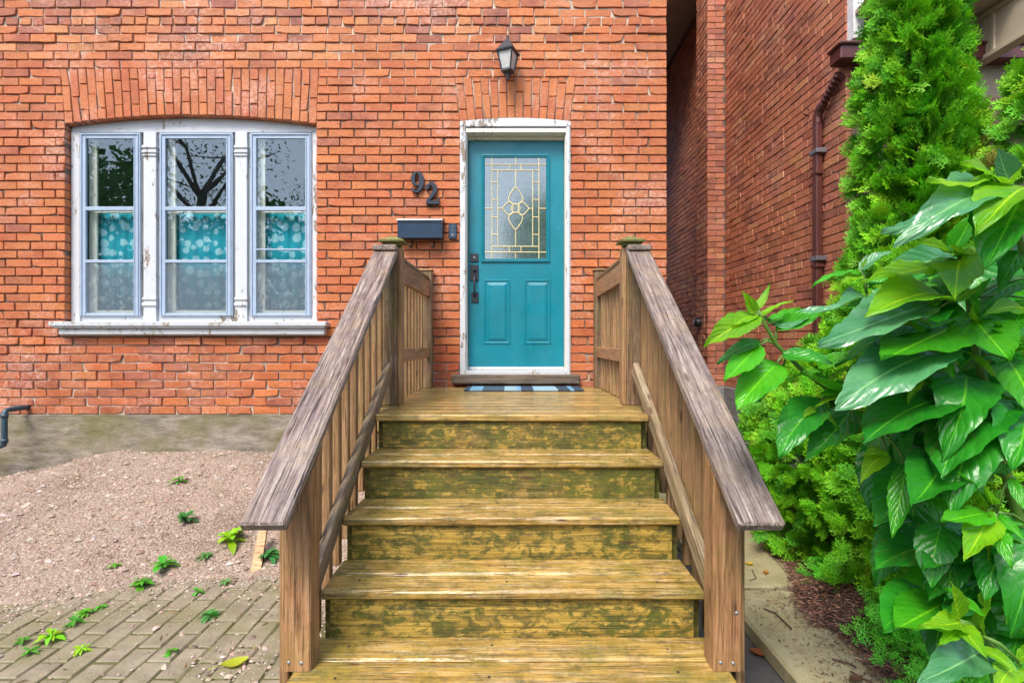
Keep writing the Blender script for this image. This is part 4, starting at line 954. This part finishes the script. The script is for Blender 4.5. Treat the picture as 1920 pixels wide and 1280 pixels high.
def cedar(base, prof, label, clumps, per, seed, lean=(0, 0), sz=1.0):
    random.seed(seed); tr = thing('cedar_tree', base, label, 'tree', 'cedars along the neighbouring house'); bx, by, bz = base
    H = prof[-1][0]
    def rad(z):
        for (z0, r0), (z1, r1) in zip(prof, prof[1:]):
            if z <= z1: return r0 + (r1 - r0) * (z - z0) / (z1 - z0)
        return 0
    g = G(); g.tube([(bx, by, bz - .05), (bx + lean[0] * .3, by + lean[1] * .3, bz + H * .4), (bx + lean[0], by + lean[1], bz + H * .95)], [.05, .04, .012], 8)
    Vs, Fs, Cs = [], [], []
    zs = np.linspace(prof[0][0], H, 200); w = np.array([rad(z) for z in zs]) + .05; w /= w.sum()
    for i in range(clumps):
        z = float(np.random.choice(zs, p=w)) if False else random.choices(list(zs), list(w))[0]; a = random.random() * 6.283
        if math.sin(a) > .55 and random.random() < .75: continue       # the far side needs less
        big = mnoise.noise((math.cos(a) * 2.6 + seed, math.sin(a) * 2.6, z * 3.2)); r = rad(z) * (1 + .3 * big) * random.uniform(.86, 1.05) * (random.uniform(.3, .75) if random.random() < .36 else 1)
        k = z / H; cx, cy = bx + lean[0] * k, by + lean[1] * k; rd = Vector((math.cos(a), math.sin(a), 0))
        p = Vector((cx, cy, bz + z)) + rd * r; c = pick(GC)
        if random.random() < .05: g.tube([Vector((cx, cy, bz + z - r * .5)), p - rd * .02], [.012, .004], 4, cap=False)
        out = (rd + Vector((rz(.4), rz(.4), .5 + rz(.4)))).normalized(); sd = Vector((-math.sin(a), math.cos(a), 0)); pn = (sd * random.choice((1, .6, .2)) + Vector((0, 0, rz(.7))) + rd * rz(.5)).normalized()
        lat = pn.cross(out).normalized()
        for j in range(per):                     # a flat spray: blades fan out in one plane
            q_ = (j + .5) / per * 2 - 1; d = (out * math.cos(q_ * 1.15) + lat * math.sin(q_ * 1.15) + Vector((rz(.22), rz(.22), rz(.22) - .08))).normalized()
            q = p + lat * q_ * .035 * sz + Vector((rz(.02), rz(.02), rz(.02))) * sz - d * .07 * sz
            frond_at(q, d, pn + Vector((rz(.35), rz(.35), rz(.35))), sz * random.uniform(.75, 1.25), [x * random.uniform(.85, 1.15) for x in c], Vs, Fs, Cs)
    g.obj('trunk', BARK, tr); obj('crown', fast_mesh(Vs, Fs, Cs, CEDAR), tr)
cedar((2.70, 3.5, .06), [(.02, .3), (.5, .52), (1.2, .47), (1.7, .38), (2.1, .33), (2.8, .31), (3.4, .26), (4.0, .18), (4.6, .03)], 'tallest columnar cedar rising past the top of the picture', 3500, 9, 11)
cedar((1.98, 3.15, .06), [(.0, .33), (.2, .47), (.6, .50), (.85, .42), (1.1, .28), (1.35, .05)], 'low round cedar beside the path behind the right handrail', 1350, 10, 12, sz=.82)
cedar((3.17, 3.05, .06), [(.05, .3), (.8, .46), (1.6, .42), (2.2, .34), (2.7, .22), (3.25, .02)], 'pointed cedar at the right edge of the picture', 1200, 9, 13)
cedar((1.99, 2.56, .06), [(-.02, .32), (.25, .37), (.6, .32), (.9, .2), (1.15, .03)], 'small bright cedar in front, under the large leaves', 800, 9, 14, sz=.75)
random.seed(21)
# feathery ground cover and a small herb
def feather(name, pts, label, hgt, seed, n, col, sz):
    random.seed(seed); Vs, Fs, Cs = [], [], []; pts = list(pts)
    for i in range(n):
        cx, cy, sp = random.choice(pts); x, y = cx + random.gauss(0, sp), cy + random.gauss(0, sp); r = math.hypot(x - cx, y - cy) / sp
        if x < bed_edge(y) - .05: continue
        z = bedz(x, y) + hgt * max(.1, 1 - .3 * r * r) * random.uniform(.35, 1); d = Vector((rz(1), rz(1) - .3, .5 + rz(.5)))
        frond_at((x, y, z), d, (rz(.6), rz(.6) - .3, 1), sz * random.uniform(.7, 1.3), [q * random.uniform(.75, 1.25) for q in col], Vs, Fs, Cs)
    o = obj(name, fast_mesh(Vs, Fs, Cs, CEDAR)); return tag(o, label, 'plant')
feather('ground_cover_plant', [(1.66, 2.02, .09), (1.62, 2.16, .06), (1.74, 2.2, .08), (1.6, 1.85, .08), (1.78, 1.95, .09), (1.74, 2.32, .05), (1.56, 1.7, .07), (1.75, 1.75, .08)], 'feathery bright green ground cover spreading beside the concrete path', .15, 31, 1500, (.13, .6, .04), .55)
feather('low_herb', [(1.72, 2.75, .05), (1.80, 2.66, .05), (1.66, 2.83, .03)], 'small bright herb growing in the mulch below the cedars', .1, 32, 170, (.13, .58, .04), .5)

# ------------------------------------------------------------------ large leaved shrub
def leaf_mesh(seed, mat, wid=.5, serr=.03, fold=.25, curl=.3):
    rr = random.Random(seed); nu, nv = 18, 4; V = []; UV = []; bend = rr.uniform(-1.6, 1.6); fd = fold * rr.uniform(.3, 1.7); tw = rr.uniform(-.8, .8); wid *= rr.uniform(.88, 1.12); pk = rr.uniform(.52, .75)
    for i in range(nu + 1):
        u = i / nu; w = wid * .5 * (math.sin(math.pi * u ** pk) ** .85 if 0 < u < 1 else 0) * (1 - .15 * u); w = max(w, .004)
        if 0 < i < nu: w *= 1 + serr * (1 if i % 2 else -1)
        for j in range(-nv, nv + 1):
            q = j / nv; y = q * w
            y += .05 * bend * math.sin(u * 2.6) + (0 if abs(q) < .3 else .006 * math.sin(u * 31 + seed + 4 * q))
            z = abs(q) * w * fd - curl * (u - .3) ** 2 * .6 + .016 * math.sin(u * 21 - abs(q) * 5 + seed) * abs(q) + .045 * math.sin(u * 5.5 + seed * 1.7 + q) * q + tw * q * w * u
            V.append((u, y, z)); UV.append((u, .5 + q * .5))
    n = 2 * nv + 1; Fc = [(i * n + j, (i + 1) * n + j, (i + 1) * n + j + 1, i * n + j + 1) for i in range(nu) for j in range(n - 1)]
    return mk(V, Fc, mat, True, uv=UV)
LM = {}
for key, m in (('d', LEAFD), ('m', LEAFM), ('y', LEAFY), ('s', LEAFSHEEN)):
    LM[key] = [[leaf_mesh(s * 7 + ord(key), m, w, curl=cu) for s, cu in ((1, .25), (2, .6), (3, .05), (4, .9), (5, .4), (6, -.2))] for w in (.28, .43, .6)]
shrub = thing('leafy_shrub', (1.62, 1.55, .06), 'tall glossy large-leaved shrub filling the right foreground', 'shrub')
def leaf(b, tp, wi, key, db, dt, roll=0.0, stalk=None):
    P, Q = at(b[0], b[1], db), at(tp[0], tp[1], dt); X = Q - P; L = X.length; X.normalize()
    view = (Vector((0, 0, C)) - P).normalized(); nz = (view * .75 + Vector((0, 0, .75)) + Vector((roll, 0, 0)))
    Z = (nz - X * nz.dot(X)).normalized(); Y = Z.cross(X)
    M = Matrix((X * L, Y * L, Z * L)).transposed().to_4x4(); M.translation = P
    o = obj('leaf', random.choice(LM[key][wi]), shrub, M)
    return o
stems = G()
def stem(pts, r0, r1):
    P = [at(x, y, d) for x, y, d in pts]; n = len(P); stems.tube(P, [r0 + (r1 - r0) * i / (n - 1) for i in range(n)], 8)
stem([(2010, 1300, 1.62), (1930, 1050, 1.58), (1890, 900, 1.55), (1858, 760, 1.5), (1832, 670, 1.48), (1816, 560, 1.46), (1800, 490, 1.46)], .017, .006)
stem([(1900, 900, 1.55), (1760, 820, 1.6), (1640, 790, 1.62), (1560, 735, 1.6), (1500, 690, 1.58), (1455, 645, 1.56), (1430, 600, 1.55), (1417, 570, 1.55)], .011, .004)
stem([(1858, 800, 1.62), (1720, 700, 1.7), (1650, 620, 1.72), (1625, 550, 1.72), (1615, 505, 1.72)], .007, .003)
stem([(2000, 900, 1.5), (1950, 600, 1.4), (1905, 420, 1.35), (1893, 345, 1.33)], .012, .005)
stem([(1960, 1250, 1.4), (1900, 1080, 1.36), (1868, 960, 1.34)], .006, .003); stem([(1960, 1320, 1.4), (1880, 1230, 1.34), (1840, 1190, 1.32), (1800, 1165, 1.3)], .006, .003)
LV = [  # base, tip, width class, kind, depth at base, depth at tip
 ((1418,592),(1322,640),1,'y',1.55,1.47),((1425,640),(1346,672),1,'d',1.57,1.55),((1422,648),(1357,715),1,'m',1.56,1.48),((1455,682),(1383,760),2,'m',1.56,1.48),((1468,688),(1420,748),1,'d',1.6,1.6),
 ((1440,600),(1522,582),0,'m',1.56,1.6),((1450,608),(1585,576),1,'s',1.57,1.55),((1455,618),(1545,590),1,'m',1.57,1.5),((1468,662),(1560,685),2,'d',1.56,1.47),((1562,732),(1500,697),2,'m',1.58,1.5),
 ((1418,588),(1392,545),1,'y',1.55,1.53),((1418,582),(1446,534),0,'y',1.55,1.56),((1420,590),(1482,553),0,'y',1.55,1.52),((1415,590),(1372,606),1,'y',1.55,1.5),((1416,585),(1408,556),0,'y',1.55,1.52),
 ((1540,750),(1466,858),1,'d',1.6,1.5),((1600,765),(1508,872),1,'d',1.62,1.56),((1625,800),(1588,792),1,'y',1.6,1.58),((1630,790),(1610,815),0,'y',1.6,1.56),
 ((1615,510),(1536,516),0,'m',1.72,1.66),((1612,506),(1675,466),1,'s',1.72,1.7),((1615,515),(1575,532),0,'y',1.72,1.65),((1616,500),(1628,480),0,'y',1.72,1.7),((1625,555),(1568,558),1,'s',1.72,1.64),((1630,572),(1572,582),1,'m',1.72,1.64),((1625,540),(1690,520),1,'m',1.72,1.7),
 ((1790,470),(1836,392),1,'m',1.46,1.42),((1800,472),(1925,452),1,'y',1.46,1.36),((1762,495),(1612,528),0,'y',1.46,1.4),((1800,482),(1790,548),2,'y',1.46,1.32),((1796,478),(1728,447),1,'y',1.46,1.42),((1795,472),(1775,452),2,'y',1.45,1.41),((1796,478),(1826,470),1,'y',1.46,1.4),
 ((1790,480),(1640,500),1,'s',1.5,1.52),((1765,545),(1636,560),2,'y',1.46,1.36),((1738,570),(1532,642),1,'s',1.47,1.4),((1740,590),(1570,640),1,'d',1.52,1.5),((1788,612),(1650,674),2,'m',1.47,1.36),((1770,652),(1572,722),1,'s',1.48,1.36),
 ((1818,590),(1895,676),2,'m',1.46,1.28),((1888,672),(1930,770),2,'m',1.45,1.3),((1812,695),(1760,822),2,'d',1.47,1.33),((1760,745),(1628,820),2,'d',1.48,1.36),((1852,750),(1772,885),2,'d',1.46,1.32),((1850,770),(1793,938),2,'d',1.44,1.3),((1780,850),(1708,955),2,'d',1.45,1.33),
 ((1700,870),(1672,1008),0,'m',1.5,1.42),((1925,750),(1902,860),2,'d',1.4,1.26),((1930,985),(1880,1165),2,'d',1.34,1.24),((1900,1000),(1850,1110),2,'d',1.38,1.3),((1700,800),(1690,880),1,'d',1.55,1.5),
 ((1660,845),(1617,853),1,'y',1.52,1.48),((1665,850),(1620,890),1,'y',1.52,1.46),((1850,960),(1763,977),1,'m',1.34,1.28),((1855,965),(1808,1048),1,'y',1.34,1.24),((1872,962),(1925,1005),1,'m',1.34,1.26),((1862,945),(1848,905),1,'y',1.34,1.3),((1868,975),(1906,1050),1,'m',1.34,1.24),((1893,895),(1928,958),0,'m',1.32,1.26),((1858,955),(1870,990),1,'y',1.34,1.3),((1862,940),(1800,880),1,'m',1.36,1.34),
 ((1802,1165),(1725,1160),1,'y',1.3,1.24),((1800,1162),(1785,1090),1,'y',1.3,1.26),((1800,1170),(1758,1198),1,'y',1.3,1.24),((1842,1145),(1768,1102),1,'m',1.32,1.3),((1802,1168),(1845,1212),2,'y',1.3,1.2),((1838,1180),(1850,1138),2,'y',1.32,1.28),((1830,1212),(1908,1250),1,'y',1.3,1.22),((1845,1215),(1722,1256),1,'s',1.32,1.22),((1845,1140),(1855,1098),1,'y',1.34,1.32),((1915,1248),(1878,1285),1,'y',1.28,1.2),((1890,1240),(1860,1285),1,'s',1.3,1.24),((1912,1240),(1940,1200),1,'y',1.28,1.26),
 ((1895,345),(1868,278),2,'s',1.33,1.3),((1885,345),(1812,295),1,'y',1.33,1.27),((1885,348),(1925,300),1,'y',1.33,1.3),((1858,335),(1730,352),0,'y',1.33,1.27),((1862,352),(1690,398),1,'s',1.33,1.26),((1815,395),(1652,430),0,'s',1.36,1.32),((1925,345),(1835,402),2,'y',1.3,1.2),((1925,345),(1845,478),2,'d',1.33,1.22),((1870,385),(1800,398),1,'y',1.36,1.32),((1925,440),(1860,520),2,'d',1.4,1.36),((1925,520),(1840,570),2,'d',1.45,1.42),((1930,560),(1880,640),1,'m',1.42,1.36)]
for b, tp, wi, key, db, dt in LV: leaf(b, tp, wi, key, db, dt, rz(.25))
for i in range(95):                      # mostly dark leaves deeper inside the shrub
    x, y = random.uniform(1690, 1960), random.uniform(470, 1010)
    if y > 600 + (1960 - x) * 1.6: continue
    a = R(random.uniform(40, 175)); l = random.uniform(85, 170); d = random.uniform(1.56, 1.85)
    leaf((x, y), (x + l * math.cos(a), y + l * math.sin(a)), random.choice((1, 2, 2)), 'dddmd'[i % 5], d, d - random.uniform(0, .14), rz(.5))
for i in range(26):
    x, y = random.uniform(1760, 1960), random.uniform(980, 1160); a = R(random.uniform(50, 160)); l = random.uniform(80, 150); d = random.uniform(1.45, 1.6)
    leaf((x, y), (x + l * math.cos(a), y + l * math.sin(a)), 2, 'ddm'[i % 3], d, d - .1, rz(.5))
for i in range(84):                      # small side shoots
    x, y, d = random.choice([(1850, 740, 1.46), (1825, 600, 1.44), (1860, 860, 1.46), (1640, 790, 1.6), (1560, 735, 1.58), (1780, 640, 1.46), (1880, 1010, 1.36), (1905, 620, 1.4), (1720, 690, 1.5), (1690, 560, 1.6)])
    x += rz(45); y += rz(45); a = R(random.uniform(0, 360)); l = random.uniform(35, 80)
    leaf((x, y), (x + l * math.cos(a), y + l * math.sin(a) * .7), random.choice((0, 1)), 'ymmy'[i % 4], d, d - random.uniform(.0, .06), rz(.6))
MS = [at(x, y, d) for x, y, d in [(1890, 900, 1.55), (1870, 820, 1.53), (1858, 760, 1.5), (1845, 710, 1.49), (1832, 670, 1.48), (1824, 610, 1.47), (1816, 560, 1.46), (1800, 490, 1.46), (1640, 790, 1.62), (1560, 735, 1.6), (1500, 690, 1.58), (1478, 668, 1.57), (1455, 645, 1.56), (1430, 600, 1.55), (1625, 550, 1.72), (1905, 420, 1.35), (1868, 960, 1.34), (1840, 1190, 1.32), (1930, 1050, 1.58)]]
for b, tp, wi, key, db, dt in LV:
    P = at(b[0], b[1], db); q = min(MS, key=lambda s: (s - P).length)
    if .02 < (q - P).length < .3:
        mid = (P + q) / 2 + Vector((0, 0, .012)); stems.tube([q, mid, P], [.0045, .0035, .003], 6)
stems.obj('stem', STEMG, shrub, True)

# ------------------------------------------------------------------ weeds, fallen leaves, stake
def on_ground(px, py):
    d = 2.0
    for _ in range(60):
        z = max(mound((px - 960) * d / F, d), 0); d = .5 * d + .5 * F * (C - z) / (py - 640)
        d = min(d, 4.4)
    return Vector(((px - 960) * d / F, d, max(mound((px - 960) * d / F, d), 0)))
def weed_mesh(seed, n, l, col, up):
    rr = random.Random(seed); g = G()
    for i in range(int(n * 1.6)):
        a = i * 2.4 + rr.uniform(-.4, .4); e = rr.uniform(*up); L = l * rr.uniform(.6, 1.1); w = L * rr.uniform(.13, .2); d = Vector((math.cos(a), math.sin(a), 0)); s = Vector((-d.y, d.x, 0)); c = [x * rr.uniform(.75, 1.3) for x in col]
        z0 = rr.uniform(0, l * .35); st = Vector((0, 0, z0)); g.tube([(0, 0, 0), st + d * .002], .0012, 3, col=c, cap=False)
        P = []; 
        for q, ww in ((0, .05), (.3, .9), (.6, 1), (.85, .6), (1, .03)):
            m = st + d * L * q * math.cos(e) + Vector((0, 0, L * (math.sin(e) * q - .55 * q * q))); P += [m - s * w * ww + Vector((0, 0, w * .25 * ww)), m, m + s * w * ww + Vector((0, 0, w * .25 * ww))]
        b = [(k * 3 + j, k * 3 + j + 1, k * 3 + j + 4, k * 3 + j + 3) for k in range(4) for j in range(2)]; g.add(P, b, c)
    return g
WG, WYL = (.09, .36, .02), (.26, .55, .012)
WD = [((335, 905), 9, .1, WG, 'small green weed high on the soil mound below the window'), ((347, 978), 18, .11, (.06, .24, .05), 'wide bushy weed in the middle of the soil mound'), ((432, 1018), 10, .17, WYL, 'tall yellow-green weed beside the end of the left handrail'),
 ((506, 1046), 12, .11, (.06, .25, .06), 'leafy weed between the wooden stake and the left post'), ((306, 1068), 8, .13, (.08, .36, .02), 'bright broad-leaved weed at the foot of the soil mound'), ((385, 1045), 8, .07, (.1, .28, .05), 'small pale weed right of the broad-leaved one'),
 ((216, 1062), 6, .055, (.12, .4, .02), 'tiny light green weed left of the broad-leaved one'), ((265, 1100), 14, .1, WG, 'spreading weed where the pavers meet the soil'), ((370, 1112), 7, .06, (.12, .4, .04), 'little upright weed at the buried paver edge'),
 ((422, 1094), 7, .06, (.14, .32, .07), 'thin grey-green weed near the loose gravel by the post'), ((160, 1152), 8, .065, (.12, .42, .02), 'lime weed in a paver joint, middle one of a close line of three'), ((188, 1140), 7, .05, (.1, .38, .03), 'faint small weed just behind the lime weed in the joint'),
 ((137, 1170), 7, .06, (.07, .33, .02), 'dark green weed just in front of the lime weed in the joint'), ((95, 1200), 8, .09, WYL, 'yellow-green star-shaped weed among the left pavers'), ((40, 1205), 8, .055, (.09, .33, .02), 'leftmost weed among the pavers'), ((55, 1226), 8, .055, (.1, .36, .03), 'small weed below the leftmost one among the pavers'),
 ((152, 1222), 7, .06, WYL, 'bright weed nearest the bottom edge among the pavers'), ((320, 1224), 7, .05, WG, 'single small weed by the little gravel heap on the pavers'), ((392, 1158), 9, .07, (.09, .3, .06), 'weed beside the twig on the pavers near the post')]
for i, ((px, py), n, l, col, lab) in enumerate(WD):
    g = weed_mesh(50 + i, n, l * .85, [q * .95 for q in col], (.25, 1.1) if l > .08 else (.2, .8)); o = g.obj('weed', WEED, None, True, Matrix.Translation(on_ground(px, py) + Vector((0, 0, .002)))); tag(o, lab, 'weed', 'weeds in the soil and pavers')
def fallen(px, py, z, l, col, rot, lab):
    d = F * (C - z) / (py - 640); g = G(); V = []
    for i in range(7):
        u = i / 6; w = .33 * l * math.sin(math.pi * min(max(u, .03), .97)) ** .8
        for j in (-1, 0, 1): V.append(((u - .5) * l, j * w, .004 + .09 * l * abs(j) + .25 * l * (u - .5) ** 2))
    g.add(V, [(i * 3 + j, i * 3 + 3 + j, i * 3 + 4 + j, i * 3 + 1 + j) for i in range(6) for j in range(2)], col); g.tube([(-l * .5, 0, .015), (-l * .95, l * .1, .004)], .0014, 4, col=col)
    tag(g.obj('fallen_leaf', WEED, None, True, T((px - 960) * d / F, d, z) @ Matrix.Rotation(rot, 4, 'Z')), lab, 'leaf', 'fallen leaves')
fallen(440, 1246, .003, .1, (.45, .5, .03), .5, 'curled yellow-green fallen leaf on the pavers by the left post')
fallen(1425, 1226, -.04, .085, (.3, .1, .035), 2.8, 'brown dry leaf on dark ground beside the right post')
fallen(1436, 1074, .037, .045, (.5, .22, .03), 1.2, 'small orange leaf on the far concrete slab')
fallen(1405, 1058, .037, .05, (.6, .42, .03), .2, 'small yellow leaf tucked behind the right post')
fallen(1605, 1275, .037, .06, (.16, .07, .035), .3, 'dark brown leaf at the bottom of the concrete path')
p = on_ground(482, 1060); q = at(492, 1003, p.y + .12)
g = G(); v, f = cbox(.05, .035, (q - p).length + .08, .004); v = [(a + rz(.003), b_ + rz(.003), c_ + rz(.006)) for a, b_, c_ in v]
dirn = (q - p).normalized(); Mx = dirn.to_track_quat('Z', 'Y').to_matrix().to_4x4(); Mx.translation = (p + q) / 2
tag(obj('wooden_stake', mk(v, f, m_wood('wood_fresh', ((.4, .22, .09), (.6, .38, .18), (.7, .5, .28)), algae=0, crack=.3, stain=.1)), None, Mx), 'short splintered pale wooden stake in the soil by the left post', 'stake')

# ------------------------------------------------------------------ street trees behind the viewer, seen mirrored in the glass
PALEBARK = m_plain('bark_pale', (.34, .29, .24), .9, nz=.2, sc=10, bump=.6, bs=20)
def street_tree(x, y, h, cr, label, n, seed, bare=False):
    random.seed(seed); tr = thing('street_tree', (x, y, 0), label, 'tree', 'street trees mirrored in the glass'); g = G()
    top = Vector((x + .5, y, h * .62)); g.tube([(x, y, -.1), (x + .15, y, h * .3), top], [.24, .18, .11], 8); ends = []
    for i in range(11):
        a = i * 2.4 + rz(.3); b0 = Vector((x, y, 0)).lerp(top, 1) * 1; s = random.uniform(.4, 1); b0 = Vector((x + .15 + .35 * max(0, s - .5) * 2, y, h * (.12 + .5 * s)))
        e = b0 + Vector((math.cos(a) * cr * .8, math.sin(a) * cr * .8, h * random.uniform(.08, .3))); m = b0.lerp(e, .5) + Vector((rz(.3), rz(.3), .25)); g.tube([b0, m, e], [.07, .045, .015], 6); ends += [m, e]
        for j in range(2): e2 = m + Vector((rz(1.2), rz(1.2), rz(.8) + .3)); g.tube([m, e2], [.03, .008], 5); ends.append(e2)
    g.obj('trunk', PALEBARK, tr)
    N = n; P = np.array([tuple(random.choice(ends)) for _ in range(N)]) + rng.normal(0, .38 * cr / 2, (N, 3)); s = rng.uniform(.03, .065, (N, 1)); d1 = rng.normal(size=(N, 3)); d1 /= np.linalg.norm(d1, axis=1, keepdims=True); d2 = np.cross(d1, rng.normal(size=(N, 3))); d2 /= np.linalg.norm(d2, axis=1, keepdims=True)
    V = np.stack([P - d1 * s, P + d2 * s * .5, P + d1 * s, P - d2 * s * .5], 1).reshape(-1, 3); col = np.repeat(np.array([.14, .3, .09]) * rng.uniform(.6, 1.5, (N, 1)), 4, 0)
    obj('crown', fast_mesh([V], [(np.arange(4 * N), np.arange(N) * 4, np.full(N, 4))], [col], CEDAR), tr)
TLV = []; N = 42000
X_ = rng.uniform(-42, 34, N); h = np.array([7.0 + 2.2 * mnoise.noise((x * .3, 0, 0)) + (3 if x < -17 else 0) - (4.2 if -5.5 < x < -.2 else 0) + 1.5 * mnoise.noise((x * 1.1, 4, 0)) for x in X_])
P = np.stack([X_, -14 - rng.uniform(0, 3, N), h * rng.uniform(0, 1, N) ** .8], 1); sz = rng.uniform(.12, .3, (N, 1))
d1 = rng.normal(size=(N, 3)); d1 /= np.linalg.norm(d1, axis=1, keepdims=True); d2 = np.cross(d1, rng.normal(size=(N, 3))); d2 /= np.linalg.norm(d2, axis=1, keepdims=True)
V = np.stack([P - d1 * sz, P + d2 * sz * .6, P + d1 * sz, P - d2 * sz * .6], 1).reshape(-1, 3); col = np.repeat(np.array([.14, .3, .09]) * rng.uniform(.6, 1.5, (N, 1)), 4, 0)
struct(obj('tree_line', fast_mesh([V], [(np.arange(4 * N), np.arange(N) * 4, np.full(N, 4))], [col], CEDAR)), 'stuff')
street_tree(-9.2, -5.5, 9, 2.2, 'sparse street tree mirrored in the middle window', 2200, 61)
street_tree(-13.4, -5.5, 8, 2.6, 'dense street tree mirrored in the left window', 16000, 62)
street_tree(-5.6, -7.5, 7, 1.5, 'half open street tree mirrored in the right window', 9000, 63)
street_tree(2.3, -7.0, 8, 1.9, 'street tree mirrored in the right half of the door glass', 12000, 64)
